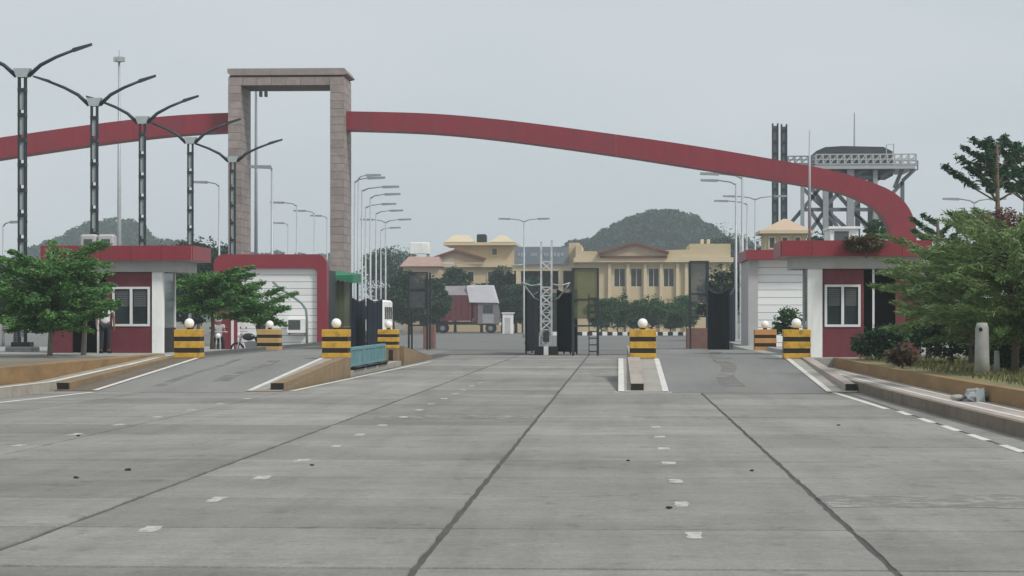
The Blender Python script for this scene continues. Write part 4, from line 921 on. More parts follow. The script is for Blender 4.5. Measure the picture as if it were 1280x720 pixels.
# steel tower
YT = 180; root = empty('steel_tower', (XX(1060, YT), YT + 4, 0), 'tall steel platform tower carrying railings and dark tank', 'tower'); o = tuple(root.location); pz = lambda y: ZZ(1060, y, YT)
D = 7.5
MB().box(XX(1018, YT), XX(1144, YT), YT, YT + D, pz(211), pz(206)).build('main_deck', M_galv, root, o)
MB().box(XX(984, YT), XX(1018, YT) - .01, YT + 1, YT + D, pz(207), pz(204)).build('side_deck', M_greyst, root, o)
MB().box(XX(1040, YT), XX(1118, YT), YT + 1, YT + D - 1, pz(219), pz(211) - .003).build('deck_girder', M_dkst, root, o)
def truss(pa, pb, y0, y1, Y, nm, m, n):
    for k in range(n + 1):
        X = XX(pa + (pb - pa) * k / n, Y); MB().box(X - .06, X + .06, Y - .06, Y + .06, pz(y1), pz(y0)).build('railing_post', m, root, o)
        if k < n:
            Xn = XX(pa + (pb - pa) * (k + 1) / n, Y); MB().bar((X, Y, pz(y1)), (Xn, Y, pz(y0)), .09).build('railing_brace', m, root, o)
    for y in (y0, (y0 + y1) / 2, y1): MB().bar((XX(pa, Y), Y, pz(y)), (XX(pb, Y), Y, pz(y)), .1).build('railing_bar', m, root, o)
truss(1020, 1145, 193, 205, YT, 'r', M_galv, 14); truss(1022, 1147, 193, 205, YT + D, 'r', M_greyst, 12); truss(985, 1019, 194, 203, YT + 1, 'r', M_greyst, 4)
g = MB(); ns = 40; ring = []
xa, xb = XX(1022, YT), XX(1118, YT)
prof = [(0, 0), (0, .75), (.12, .95), (.35, 1.0), (.65, .97), (.88, .95), (1, .72), (1, 0)]
g.prism([(xa + (xb - xa) * u, pz(205.5) + (pz(181) - pz(205.5)) * v) for u, v in prof], 'y', YT + 1.2, YT + D - 1)
g.build('tank', mat('dark_grey_tank', (.045, .055, .062), .6, .25, .6), root, o)
for px, wd, yy in ((1003, .3, 0.4), (1012, .26, 6.5), (1032, .45, .6), (1063, .58, .6), (1038, .4, 6.6), (1088, .42, 6.6), (1094, .36, .6), (1072, .4, 6.6)):
    X = XX(px, YT + yy); MB().box(X - wd / 2, X + wd / 2, YT + yy - wd / 2, YT + yy + wd / 2, 0, pz(207.2 if px < 1018 else 211.2)).build('column', M_towst if yy > 3 else M_legst, root, o)
for a, c in (((1003, 262), (1098, 262)), ((1012, 232), (1034, 262)), ((1043, 238), (1064, 262)), ((1063, 262), (1094, 226)), ((1032, 262), (1012, 290)), ((1032, 262), (1052, 292)), ((1063, 262), (1090, 290)), ((1094, 262), (1110, 285)), ((1063, 226), (1032, 258)), ((1128, 228), (1108, 250)), ((1144, 211), (1128, 226)), ((1128, 226), (1128, 258)), ((1128, 211), (1118, 235)), ((1094, 262), (1128, 258)), ((1003, 262), (984, 284)), ((1003, 235), (1032, 262)), ((1032, 226), (1003, 262)), ((1063, 232), (1094, 262)), ((1012, 262), (1032, 292)), ((1063, 290), (1032, 262)), ((1090, 228), (1118, 212)), ((1003, 230), (984, 208)), ((1063, 222), (1043, 212)), ((1063, 222), (1083, 212)), ((1018, 222), (1100, 222)), ((1094, 290), (1063, 262))):
    MB().bar(PT(*a, YT + .9), PT(*c, YT + .9), .3).build('brace', M_towst, root, o)
for px, y in ((1068, 141),): MB().tube([PT(px, 206, YT + 1.5), PT(px, y, YT + 1.5)], [.1, .05], 6).build('aerial', M_galv, root, o)
MB().tube([PT(1108, 193, YT), PT(1108, 181, YT), PT(1117, 180, YT), PT(1117, 193, YT)], .05, 6).build('hoop_rail', M_galv, root, o)
for i, (pa, pb) in enumerate(((965.5, 973), (976.5, 984))):
    Y = 176; x0, x1 = XX(pa, Y), XX(pb, Y); rt = empty('lattice_chimney', ((x0 + x1) / 2, Y, 0), ('left' if i == 0 else 'right') + ' one of the twin dark lattice stacks beyond the arch', 'stack', 'twin dark stacks'); oo = tuple(rt.location); zt_ = ZZ(975, 154 + i, Y)
    for sx in (x0 + .04, x1 - .04):
        for sy in (Y, Y + .5): MB().box(sx - .05, sx + .05, sy - .05, sy + .05, 0, zt_).build('corner_post', M_dkst, rt, oo)
    MB().box(x0 + .1, x1 - .1, Y + .06, Y + .44, 0, zt_ - .2).build('core', mat('stack_core', (.11, .13, .14), .7), rt, oo)
    n = 18
    for k in range(n): MB().box(x0 - .01, x1 + .01, Y - .06, Y + .56, zt_ * (k + .5) / n - .07, zt_ * (k + .5) / n + .07).build('band', M_dkst, rt, oo)

# ------------------------------------------------------------------ truck, minibus, kiosk, kerb stones
YT = 222; root = empty('truck', (XX(578, YT), YT + 1.2, 0), 'maroon cargo truck with white tarp over its cab', 'truck'); o = tuple(root.location); pz = lambda y: ZZ(578, y, YT)
xa, xb = XX(524, YT), XX(589, YT)
MB().box(xa, xb, YT, YT + 2.4, pz(401), pz(369)).build('cargo_body', M_truckm, root, o)
for k in range(9):
    X = xa + (xb - xa) * (k + .5) / 9; MB().box(X - .05, X + .05, YT - .07, YT - .003, pz(401), pz(369)).build('side_rib', M_truckm, root, o)
MB().hexa([(xa - .05, YT - .06, pz(369) + .003), (xb + .05, YT - .06, pz(369) + .003), (xb + .05, YT + 2.46, pz(369) + .003), (xa - .05, YT + 2.46, pz(369) + .003),
           (xa + .3, YT + .35, pz(358)), (xb, YT + .35, pz(357)), (xb, YT + 2, pz(357)), (xa + .3, YT + 2, pz(358))]).build('grey_tarp', M_tarp, root, o)
MB().box(xa, XX(622, YT), YT + .3, YT + 2.1, pz(406), pz(402)).build('chassis', M_dkst, root, o)
xc, xd = XX(597, YT), XX(621, YT)
cab = MB().prism([(xc, pz(405)), (xd + .25, pz(405)), (xd + .25, pz(393)), (xd, pz(378)), (xc, pz(377))], 'y', YT + .05, YT + 2.35).build('cab', mat('grey_cab', (.2, .19, .2), .5, .15, 1), root, o)
MB().box(XX(604, YT), XX(616, YT), YT + .01, YT + .048, pz(391), pz(381)).build('side_window', M_glass, cab, o)
MB().box(XX(603, YT), XX(617, YT), YT + .02, YT + .049, pz(404), pz(393)).build('cab_door', mat('white_cab_door', (.36, .36, .37), .5), cab, o)
MB().box(XX(592, YT), XX(596, YT), YT + .1, YT + 2.3, pz(403), pz(372)).build('cab_gap_panel', M_truckm, root, o)
MB().hexa([(XX(587, YT), YT - .1, pz(359)), (XX(622.5, YT), YT - .1, pz(379)), (XX(622.5, YT), YT + 2.5, pz(379)), (XX(587, YT), YT + 2.5, pz(359)),
           (XX(583, YT), YT + .1, pz(357)), (XX(616, YT), YT + .1, pz(356.5)), (XX(616, YT), YT + 2.3, pz(356.5)), (XX(583, YT), YT + 2.3, pz(357))]).build('white_tarp', M_tarpw, root, o)
MB().hexa([(XX(587, YT), YT - .12, pz(378)), (XX(622.5, YT), YT - .12, pz(378.5)), (XX(622.5, YT), YT - .04, pz(378.5)), (XX(590, YT), YT - .04, pz(378)),
           (XX(583, YT), YT - .08, pz(358)), (XX(614.5, YT), YT - .08, pz(357)), (XX(614.5, YT), YT, pz(357)), (XX(583, YT), YT, pz(358))]).build('tarp_side', M_tarpw, root, o)
for px in (540, 553, 613):
    for y in (YT + .15, YT + 2.0):
        X = XX(px, YT); wq = MB().tube([(X, y, .52), (X, y + .28, .52)], .52, 16).build('wheel', M_rubber, root, o)
        MB().tube([(X, y - .02, .52), (X, y, .52)], .24, 12).build('rim', M_greyst, wq, o)
for y in (YT + .1, YT + 2.0): MB().box(xd + .26, xd + .34, y, y + .3, .85, 1.1).build('headlight', M_globe, root, o)
YK = 210; root = empty('white_kiosk', (XX(634, YK), YK + .6, 0), 'white kiosk box standing just right of truck cab', 'kiosk'); o = tuple(root.location); pz = lambda y: ZZ(634, y, YK)
MB().cbox(XX(628, YK), XX(641, YK), YK, YK + 1.1, .05, pz(392), .02).build('cabin', M_wallw, root, o)
MB().box(XX(627, YK), XX(642.5, YK), YK - .08, YK + 1.2, pz(392) + .002, pz(390.5)).build('roof', M_wallw, root, o)
MB().box(XX(631, YK), XX(638, YK), YK - .03, YK - .002, .1, pz(397)).build('door', mat('pale_grey_door', (.5, .51, .51), .5), root, o)
YV = 142; root = empty('minibus', (XX(466, YV), YV + 2.6, 0), 'white minibus parked beyond the bluish gate leaves', 'minibus'); o = tuple(root.location)
x0, x1 = XX(444, YV), XX(480, YV)
MB().cbox(x0, x1, YV, YV + 5.4, .45, 2.75, .12).build('body', M_wallw, root, o)
MB().box(x0 + .15, x1 - .15, YV - .03, YV - .003, 1.5, 2.35).build('windscreen', M_glass, root, o)
for k in range(4): MB().box(x1 - .02, x1 + .01, YV + .4 + k * 1.2, YV + 1.4 + k * 1.2, 1.5, 2.3).build('side_window', M_glass, root, o)
MB().box(x0 + .1, x1 - .1, YV - .12, YV - .002, .45, .75).build('bumper', M_greyst, root, o)
for s in (x0 + .2, x1 - .5): MB().box(s, s + .3, YV - .05, YV - .004, .9, 1.12).build('headlight', M_globe, root, o)
for s in (x0 + .05, x1 - .3):
    for y in (YV + .9, YV + 4.4): MB().tube([(s, y, .4), (s + .25, y, .4)], .4, 14).build('wheel', M_rubber, root, o)
YS = 196; rt = tag(MB().box(XX(660, YS), XX(905, YS), YS + .26, YS + 4, -.02, .28).build('verge', M_earth), kind='structure')
p = [None, None]; x = XX(690, YS); k = 0
while x < XX(895, YS):
    if p[k % 2] is None: p[k % 2] = MB().cbox(0, .44, 0, .25, 0, .32, .02).build('kerb_stone', M_wallw if k % 2 == 0 else M_black, rt); q = p[k % 2]
    else: q = inst(p[k % 2], (0, 0, 0), rt)
    q.location = (x, YS, 0); x += .45; k += 1

# ------------------------------------------------------------------ people and motorcycles
def skin(name, pts, edges, root_i, m, parent, org, sub=2):
    me = bpy.data.meshes.new(name); o_ = Vector(org)
    me.from_pydata([tuple(Vector(p[:3]) - o_) for p in pts], edges, []); ob = bpy.data.objects.new(name, me); COL.objects.link(ob); ob.parent = parent
    md = ob.modifiers.new('skin', 'SKIN'); md.use_smooth_shade = True
    for i, p in enumerate(pts):
        r = p[3] if hasattr(p[3], '__len__') else (p[3], p[3]); me.skin_vertices[0].data[i].radius = r
        me.skin_vertices[0].data[i].use_root = (i == root_i)
    ob.modifiers.new('sub', 'SUBSURF').levels = 1; ob.modifiers['sub'].render_levels = sub
    me.materials.append(m); return ob
def person(base, rz, label, shirt, trous, sit=False, helmet=None, H=1.66):
    root = empty('person', base, label, 'person'); root.rotation_euler = (0, 0, rz); o = (0, 0, 0); k = H / 1.7
    hipz = .93 * k if not sit else .80
    sh = hipz + .5 * k; nk = hipz + .56 * k; hd = hipz + .70 * k
    S = lambda x, y, z, r: (x, y, z, r)
    pts = [S(0, 0, hipz, (.15, .1)), S(0, 0, hipz + .25, (.135, .095)), S(0, .01, sh - .06, (.16, .1)), S(0, 0, nk, .055), S(0, -.01, hd - .04, (.07, .08)), S(0, -.01, hd + .05, (.075, .09)), S(0, -.005, hd + .12, (.05, .06))]
    ed = [(0, 1), (1, 2), (2, 3), (3, 4), (4, 5), (5, 6)]
    clothes_top = [pts[0], pts[1], pts[2]]; ct = [(0, 1), (1, 2)]; low = [pts[0]]; lt = []
    for s in (-1, 1):
        n = len(pts)
        if sit: el, wr, hn = (s * .27, -.14, sh - .3), (s * .3, -.4, sh - .28), (s * .3, -.47, sh - .29)
        else: el, wr, hn = (s * .26, .03, sh - .3), (s * .27, -.06, sh - .54), (s * .27, -.09, sh - .62)
        pts += [S(s * .185, 0, sh - .02, .06), S(*el, .045), S(*wr, .03), S(*hn, (.036, .02))]
        ed += [(2, n), (n, n + 1), (n + 1, n + 2), (n + 2, n + 3)]
        m_ = len(clothes_top); clothes_top += [S(s * .185, 0, sh - .02, .072), S(*[(a + b_) / 2 for a, b_ in zip((s * .185, 0, sh), el)], .062)]; ct += [(2, m_), (m_, m_ + 1)]
        h = Vector(hn); dv = (Vector(hn) - Vector(wr)).normalized(); sd_ = Vector((0, 1, 0)) if not sit else Vector((1, 0, 0))
        for q, ln in zip((-.024, -.008, .008, .024), (.06, .075, .07, .055)):
            j = len(pts); a = h + dv * .03 + sd_ * q; bq = a + dv * ln * .6 + Vector((-s * .006, 0, 0)); cq = bq + dv * ln * .4 + Vector((-s * .015, 0, -.01))
            pts += [S(*a, .009), S(*bq, .008), S(*cq, .007)]; ed += [(n + 3, j), (j, j + 1), (j + 1, j + 2)]
        j = len(pts); a = h - dv * .01 - sd_ * .03 * (1); bq = a + dv * .04 - sd_ * .015
        pts += [S(*a, .011), S(*bq, .009)]; ed += [(n + 3, j), (j, j + 1)]
        n = len(pts)
        if sit: kn, an, to = (s * .2, -.38, hipz - .08), (s * .2, -.3, .2), (s * .2, -.42, .16)
        else: kn, an, to = (s * .11, -.02, .49 * k), (s * .12, .03, .08), (s * .13, -.14, .04)
        pts += [S(s * .1, 0, hipz - .07, .09), S(*kn, .058), S(*an, .038), S(*to, (.04, .025))]
        ed += [(0, n), (n, n + 1), (n + 1, n + 2), (n + 2, n + 3)]
        m_ = len(low); low += [S(s * .1, 0, hipz - .07, .102), S(*kn, .072), S(an[0], an[1], an[2] + .03, .06)]; lt += [(0, m_), (m_, m_ + 1), (m_ + 1, m_ + 2)]
        MB().cbox(to[0] - .05, to[0] + .05, to[1] - .07, an[1] + .06, to[2] - .045, to[2] + .05, .015).build('shoe', M_hair, root)
    skin('body', pts, ed, 0, M_skin, root, o)
    low[0] = S(0, 0, hipz, (.165, .12)); skin('trousers', low, lt, 0, trous, root, o)
    clothes_top[0] = S(0, 0, hipz - .03, (.165, .118)); clothes_top[1] = S(0, 0, hipz + .25, (.155, .115)); clothes_top[2] = S(0, .01, sh - .06, (.175, .115))
    skin('shirt', clothes_top, ct, 0, shirt, root, o)
    nz2 = MB(); nz2.add([(-.014, -.1, hd - .01), (.014, -.1, hd - .01), (0, -.125, hd - .012), (0, -.1, hd + .03)], [(0, 1, 2), (0, 2, 3), (1, 3, 2), (0, 3, 1)]); nz2.build('nose', M_skin, root)
    for s in (-1, 1):
        MB().ball((s * .03, -.09, hd + .035), .011, 8, m=6).build('eye', M_hair, root)
        MB().ball((s * .08, .0, hd + .02), .025, 8, sc=(.4, .8, 1.2), m=6).build('ear', M_skin, root)
    MB().box(-.025, .025, -.098, -.09, hd - .045, hd - .037).build('mouth', mat('lip', (.16, .06, .05), .5), root)
    if helmet:
        MB().ball((0, 0, hd + .045), .145, 18, sc=(.95, 1.08, 1.0), m=12).build('helmet', helmet, root, smooth=True)
        MB().ball((0, -.075, hd + .03), .095, 14, sc=(1.05, .9, .6), m=8).build('visor', M_glass, root, smooth=True)
    else: MB().ball((0, .02, hd + .085), .096, 14, sc=(.95, 1.08, .8), m=8).build('hair', M_hair, root, smooth=True)
    return root
def motorcycle(base, rz, label):
    root = empty('motorcycle', base, label, 'motorcycle', None, rz)
    for x in (-.62, .66):
        th_ = [2 * math.pi * i / 22 for i in range(23)]
        wq = MB().tube([(x + .27 * math.cos(a), 0, .3 + .27 * math.sin(a)) for a in th_], .045, 8, caps=False).build('wheel', M_rubber, root, smooth=True)
        g = MB()
        g.tube([(x, -.03, .3), (x, .03, .3)], .06, 10); g.build('hub', M_galv, wq)
        for k in range(5):
            a = k * 2 * math.pi / 5; MB().bar((x, 0, .3), (x + .24 * math.cos(a), 0, .3 + .24 * math.sin(a)), .025).build('spoke', M_galv, wq)
    MB().prism([(-.35, .35), (.25, .35), (.32, .6), (.12, .66), (-.3, .62)], 'y', -.12, .12).build('engine_block', M_greyst, root)
    MB().ball((.18, 0, .82), .2, 14, sc=(1.35, .7, .75), m=8).build('fuel_tank', M_bike, root, smooth=True)
    MB().hexa([(-.75, -.11, .76), (.02, -.12, .74), (.02, .12, .74), (-.75, .11, .76), (-.8, -.09, .87), (.02, -.1, .83), (.02, .1, .83), (-.8, .09, .87)]).build('seat', M_hair, root)
    for s in (-.07, .07): MB().tube([(.66, s, .3), (.46, s, .95)], .025, 6).build('fork', M_galv, root)
    MB().tube([(.36, -.36, 1.02), (.44, -.2, 1.04), (.44, .2, 1.04), (.36, .36, 1.02)], .018, 6).build('handlebar', M_galv, root)
    MB().ball((.57, 0, .88), .1, 12, sc=(.8, 1, 1), m=8).build('headlight', M_globe, root, smooth=True)
    for s in (-.3, .3): MB().ball((.4, s, 1.18), .05, 8, sc=(.4, 1.2, .8), m=6).build('mirror', M_bike, root, smooth=True)
    MB().tube([(.1, -.15, .32), (-.4, -.17, .3), (-.85, -.18, .4)], [.025, .035, .05], 8).build('exhaust', M_galv, root, smooth=True)
    MB().hexa([(-1.0, -.08, .6), (-.55, -.08, .66), (-.55, .08, .66), (-1.0, .08, .6), (-.98, -.07, .64), (-.55, -.07, .74), (-.55, .07, .74), (-.98, .07, .64)]).build('rear_mudguard', M_bike, root)
    return root
YP = 84; X = XX(273, YP)
motorcycle((X, YP, .02), R(-80), 'motorcycle under the rider with the pale helmet')
person((X - .02, YP + .15, .02), R(8), 'person in grey shirt and pale helmet riding a motorcycle', M_shirtg, M_trous, True, M_helm)
motorcycle((XX(316, 86), 86, .02), R(168), 'black motorcycle parked behind the faded cream striped block')
person((XX(131.5, 66.9), 66.9, .5), R(20), 'person in white shirt and dark trousers beside left booth window', M_shirt, M_trous)
person((XX(325, 84.5), 84.5, .02), R(60), 'person in dark clothes bending over the parked black motorcycle', M_trous, M_trous, True)

# ------------------------------------------------------------------ small things at right, stones
Y = 43.5; X = XX(1227.5, Y); rt = empty('concrete_post', (X, Y, .45), 'thick pale concrete post in grass at right', 'post'); o = (X, Y, .45)
MB().tube([(X, Y, .43), (X, Y, .9), (X, Y, 1.4), (X, Y, 1.5)], [.15, .14, .13, .1], 14).build('shaft', M_conc, rt, o, True)
MB().tube([(X - .05, Y - .12, 1.38), (X - .05, Y - .17, 1.36)], .035, 8).build('black_fitting', M_black, rt, o)
Y = 45; X = XX(1246, Y); tag(MB().tube([(X, Y, .43), (X, Y, .8), (X, Y, .93)], [.06, .058, .05], 10).build('concrete_post', M_conc, None, (X, Y, .45), True), 'short thin grey post behind the thick concrete post', 'post')
Y = 58; x0 = XX(1134, Y); rt = empty('red_board', (x0 + .2, Y, .45), 'small red board with pale edge leaning among the bushes', 'board'); o = tuple(rt.location)
MB().hexa([(x0, Y, 1.12), (x0 + .36, Y, 1.1), (x0 + .36, Y + .03, 1.1), (x0, Y + .03, 1.12), (x0 - .05, Y, 1.62), (x0 + .33, Y, 1.58), (x0 + .33, Y + .03, 1.58), (x0 - .05, Y + .03, 1.62)]).build('panel', M_red, rt, o)
MB().box(x0 + .37, x0 + .5, Y, Y + .03, 1.12, 1.5).build('pale_edge', M_whiteworn, rt, o)
for dx in (.02, .33): MB().box(x0 + dx, x0 + dx + .04, Y + .031, Y + .07, .45, 1.3).build('leg', M_greyst, rt, o)
Y = 35.6; X = XX(1176, 37) ; X = xr(Y + 1.5) + .72; Y = 37; rt = empty('crumpled_sack', (X, Y, .2), 'crumpled dark grey sack dumped on right footpath', 'sack'); o = (X, Y, .2)
g = MB()
vs = []; fs = []; nu, nv = 14, 8
for i in range(nv + 1):
    for k in range(nu):
        a = 2 * math.pi * k / nu; t = i / nv
        rr_ = (.24 * (1 - t * .55)) * (1 + .28 * math.sin(3 * a + 5 * t) + random.uniform(-.12, .12)) if i < nv else .03
        vs.append((X + rr_ * math.cos(a) * 1.0, Y + rr_ * math.sin(a) * .9, .197 + .22 * t + random.uniform(-.02, .02) * (i > 0)))
for i in range(nv): fs += [(i * nu + k, i * nu + (k + 1) % nu, (i + 1) * nu + (k + 1) % nu, (i + 1) * nu + k) for k in range(nu)]
fs.append(tuple(nv * nu + k for k in range(nu))); g.add(vs, fs); g.build('sack_body', M_plast, rt, o)
MB().ball((X - .28, Y + .05, .26), .09, 9, sc=(1.5, 1, .6), m=6).build('loose_flap', M_conc, rt, o)
MB().hexa([(X - .02, Y - .28, .2), (X + .12, Y - .3, .2), (X + .12, Y - .22, .2), (X, Y - .22, .2), (X - .03, Y - .27, .4), (X + .1, Y - .29, .43), (X + .1, Y - .24, .43), (X - .01, Y - .24, .4)]).build('pale_fold', M_batten, rt, o)
for i, (px, py, lb_) in enumerate([(98, 547, 'dark stone beside a dash of the outermost left row'), (95, 600, 'dark stone nearest the left picture edge on bare concrete'), (785, 576, 'dark stone just left of the right dash row'), (1048, 531, 'small dark stone far out near the right kerb'),
    (160, 590, 'dark stone between the two left dash rows'), (836, 635, 'nearest dark stone touching the right dash row'), (390, 583, 'dark stone beside a dash of the middle left row'), (940, 588, 'dark stone close to the right long joint')]):
    Y = FPX * HCAM / (py - HY); X = XX(px, Y); r_ = random.uniform(.014, .024)
    g = MB(); g.ball((X, Y, r_ * .45), r_, 7, sc=(1.4, 1, .6), m=5); g.v = [(v[0] + random.uniform(-.01, .01), v[1] + random.uniform(-.01, .01), v[2]) for v in g.v]
    tag(g.build('stone', M_stoneD, None, (X, Y, 0)), lb_, 'stone', 'small dark stones scattered on the concrete')
# white rooftop tanks on left booth
for i, px in enumerate((112, 134)):
    Y = 71; X = XX(px, Y); z = 3.802; rt = empty('roof_tank', (X, Y, z), ('left' if i == 0 else 'right') + ' white water tank of the pair on left booth roof', 'water tank', 'white tanks on the booth roof'); o = (X, Y, z)
    MB().cbox(X - .27, X + .27, Y - .25, Y + .25, z, z + .52, .06).build('tank_body', M_beamw, rt, o)
    MB().box(X - .13, X + .15, Y - .265, Y - .251, z + .02, z + .36).build('dark_opening', M_acgrey, rt, o)
# ------------------------------------------------------------------ trees and hills
def feathery(px, Y, ytop, rad, label, nb=70, per=230, lm=None, leaf=.165, low=.14, name='feathery_tree', grp='bushy trees in the right bed', z0=.45, asp=.17, bark=None, sg=1.0):
    X = XX(px, Y); zt_ = ZZ(px, ytop, Y); H = zt_ - z0
    rt = empty(name, (X, Y, z0), label, 'tree', grp); o = (X, Y, z0)
    MB().tube([(X, Y, z0 - .1), (X + .06, Y, z0 + H * .4), (X - .03, Y, zt_ - .25 * H)], [.085, .065, .03], 8).build('trunk', bark or M_bark, rt, o, True)
    br = MB(); V = []
    for k in range(nb):
        h = RNG.uniform(low, .86) ** .9; a = RNG.uniform(0, 2 * math.pi)
        l = rad * (.62 + .42 * math.sin(math.pi * min(1, h * 1.05))) * RNG.uniform(.35, 1.3); rise = RNG.uniform(-.05, .5) * l + max(0, h - .6) * .8 * l
        p0 = np.array((X, Y, z0 + H * h)); p1 = p0 + np.array((l * math.cos(a), l * math.sin(a), rise)); mid = (p0 + p1) / 2 + np.array((0, 0, .12 * l))
        br.tube([p0, mid, p1], [.022, .014, .005], 4, caps=False)
        m_ = int(per * l); t = RNG.uniform(.12, 1.06, m_)[:, None] ** .8
        C = (1 - t) ** 2 * p0 + 2 * t * (1 - t) * mid + t * t * p1 + RNG.normal(size=(m_, 3)) * sg * np.array([.10, .10, .055]) * (1.3 - t * .8)
        d = np.tile((p1 - p0) / np.linalg.norm(p1 - p0), (m_, 1)) + RNG.normal(size=(m_, 3)) * .4
        d[:, 2] -= .1; V.append(leaves(C, leaf, asp, .25, dirs=d))
    q = br.build('limbs', bark or M_bark, rt, o, True); q['kind'] = 'stuff'; q = quads_mesh('crown', np.concatenate(V), lm or L_olive, rt, o); q['kind'] = 'stuff'
feathery(62, 62.5, 324, 1.7, 'broad green tree hiding the left guard booth', 125, 235, L_left, .125, .2, 'broadleaf_tree', 'spreading trees by the left buildings', .47, .42, M_barkp, 1.25)
feathery(104, 63.5, 334, .85, 'thin tree with pale stem against left booth wall', 36, 230, L_left, .125, .4, 'broadleaf_tree', 'spreading trees by the left buildings', .47, .42, M_barkp, 1.2)
feathery(264, 77, 340, 1.5, 'spreading green tree in front of white clad building', 84, 230, L_left, .14, .5, 'broadleaf_tree', 'spreading trees by the left buildings', .02, .42, None, 1.35)
feathery(322, 80, 366, 1.25, 'low leafy bough tree reaching over the white clad wall', 46, 220, L_left, .14, .5, 'broadleaf_tree', 'spreading trees by the left buildings', .02, .42, None, 1.3)
GR = 'bushy trees in the right bed'
feathery(1268, 45, 278, 1.85, 'large feathery tree at the right picture edge', 105, 200)
feathery(1214, 51, 294, 1.7, 'feathery tree behind the thick concrete post', 90, 195)
feathery(1160, 57.5, 322, 1.2, 'feathery tree overlapping the right end of booth', 54, 175)
tree('feathery_tree', 'dark low bush below the window of right booth', (XX(1100, 60), 60, .45), 1.0, .3, (.8, .7, .5), L_dark, 'bush', GR, clumps=16, per=260, leaf=.14, trunk_r=.04, flat=.4, zsq=.6)
tree('feathery_tree', 'dark undergrowth bush right of the thick post', (XX(1268, 47), 47, .45), 1.25, .3, (.9, .8, .6), L_dark, 'bush', GR, clumps=20, per=300, leaf=.14, trunk_r=.04, flat=.4, zsq=.6)
tree('feathery_tree', 'dark undergrowth bush left of the thick post', (XX(1190, 54), 54, .45), 1.3, .3, (1.1, .8, .6), L_dark, 'bush', GR, clumps=20, per=300, leaf=.14, trunk_r=.04, flat=.4, zsq=.6)
tree('dry_bush', 'low dry brown bush on the grass in front of booth', (XX(1128, 50), 50, .45), .5, .1, (.4, .4, .24), L_brown, 'bush', None, clumps=10, per=120, leaf=.12, trunk_r=.02)
# umbrella trees with upswept tiers
def umbrella(px, Y, ytop, label, nb=9, sc=1.0, lm=None):
    X = XX(px, Y); z0 = .3; zt_ = ZZ(px, ytop, Y); rt = empty('umbrella_tree', (X, Y, z0), label, 'tree', 'tiered umbrella trees at right'); o = (X, Y, z0)
    MB().tube([(X, Y, z0 - .1), (X + .05, Y, (z0 + zt_) / 2), (X, Y, zt_ - .3)], [.13, .1, .04], 8).build('trunk', M_bark, rt, o, True)
    br = MB(); V = []
    zb = zt_ - 2.3 * sc
    for t_ in range(4):
        z = zb + t_ * .52 * sc; L = (1.55 - .26 * t_) * sc
        for k in range(nb - 2 - t_):
            a = 2 * math.pi * (k + .35 * t_) / (nb - t_) + random.uniform(-.2, .2); l = L * random.uniform(.7, 1.2); rise = random.uniform(.5, .85) * l
            p0 = Vector((X, Y, z)); p1 = Vector((X + l * math.cos(a), Y + l * math.sin(a), z + rise)); mid = p0.lerp(p1, .5) + Vector((0, 0, -.06))
            br.tube([p0, mid, p1], [.035, .025, .01], 5)
            m_ = int(130 * l); tt = RNG.uniform(.35, 1.05, m_) ** .8
            C = np.array(p0) + (np.array(p1) - np.array(p0)) * tt[:, None] + RNG.normal(size=(m_, 3)) * np.array([.07, .07, .04]) * sc
            V.append(leaves(C, .2, .34, .6))
    q = br.build('limbs', M_bark, rt, o, True); q['kind'] = 'stuff'; q = quads_mesh('crown', np.concatenate(V), lm or L_dark, rt, o); q['kind'] = 'stuff'
umbrella(1246, 74, 166, 'tallest tiered tree standing clear against sky at right'); umbrella(1281, 78, 170, 'tiered tree cut by the right picture edge', sc=1.0)
umbrella(1172, 72, 262, 'low tiered tree just right of the arch foot', nb=7, sc=.75, lm=L_shrub)
tree('bougainvillea', 'reddish brown bougainvillea mound below the tiered trees', (XX(1262, 66), 66, .3), ZZ(1262, 262, 66) - .3, 2.2, (1.5, 1.2, .75), L_redb, 'bush', None, clumps=24, per=220, leaf=.14, trunk_r=.06)
tree('bougainvillea', 'brown flowering creeper lying on right booth roof edge', (XX(1083, 63.4), 63.42, 3.42), .5, .1, (.7, .2, .2), L_brown, 'plant', None, clumps=16, per=120, leaf=.11, trunk_r=.03)
tree('round_shrub', 'round green clipped tree under the steel tower', (XX(1097, 112), 112, 0), ZZ(1097, 272, 112), 3.9, (.75, .75, .62), L_shrub, 'tree', None, clumps=18, per=160, leaf=.16, trunk_r=.07)
tree('round_shrub', 'small green tree seen through right clad building gap', (XX(985, 80), 80, .3), 1.75, .6, (.6, .6, .6), L_shrub, 'tree', None, clumps=14, per=160, leaf=.13, trunk_r=.05)
GF = 'shrubs before the long yellow building'
for i, (px, yt, wd, lb_) in enumerate([(752, 372, 1.5, 'leftmost rounded shrub before long yellow building'), (772, 368, 1.2, 'shrub under the first pillared windows'), (792, 374, 1.6, 'low shrub in the middle of the shrub row'), (815, 366, 1.5, 'taller shrub right of the middle window'), (838, 372, 1.7, 'broad shrub above the striped kerb'), (858, 367, 1.5, 'rightmost shrub beside the grey mesh frame')]):
    Y = 206 + (i % 3) * 4; tree('shrub', lb_, (XX(px, Y), Y, .2), ZZ(px, yt, Y) - .2, .5, (wd, wd, (ZZ(px, yt, Y) - .2) * .48), L_shrub, 'shrub', GF, clumps=34, per=230, leaf=.24, trunk_r=.06)
Y = 214; X = XX(781, Y); tree('cypress', 'small pointed dark cypress before the long yellow building', (X, Y, .2), ZZ(781, 358, Y) - .2, .4, (.55, .55, 2.1), L_dark, 'tree', None, clumps=16, per=120, leaf=.18, trunk_r=.05)
GT = 'trees behind the far truck'
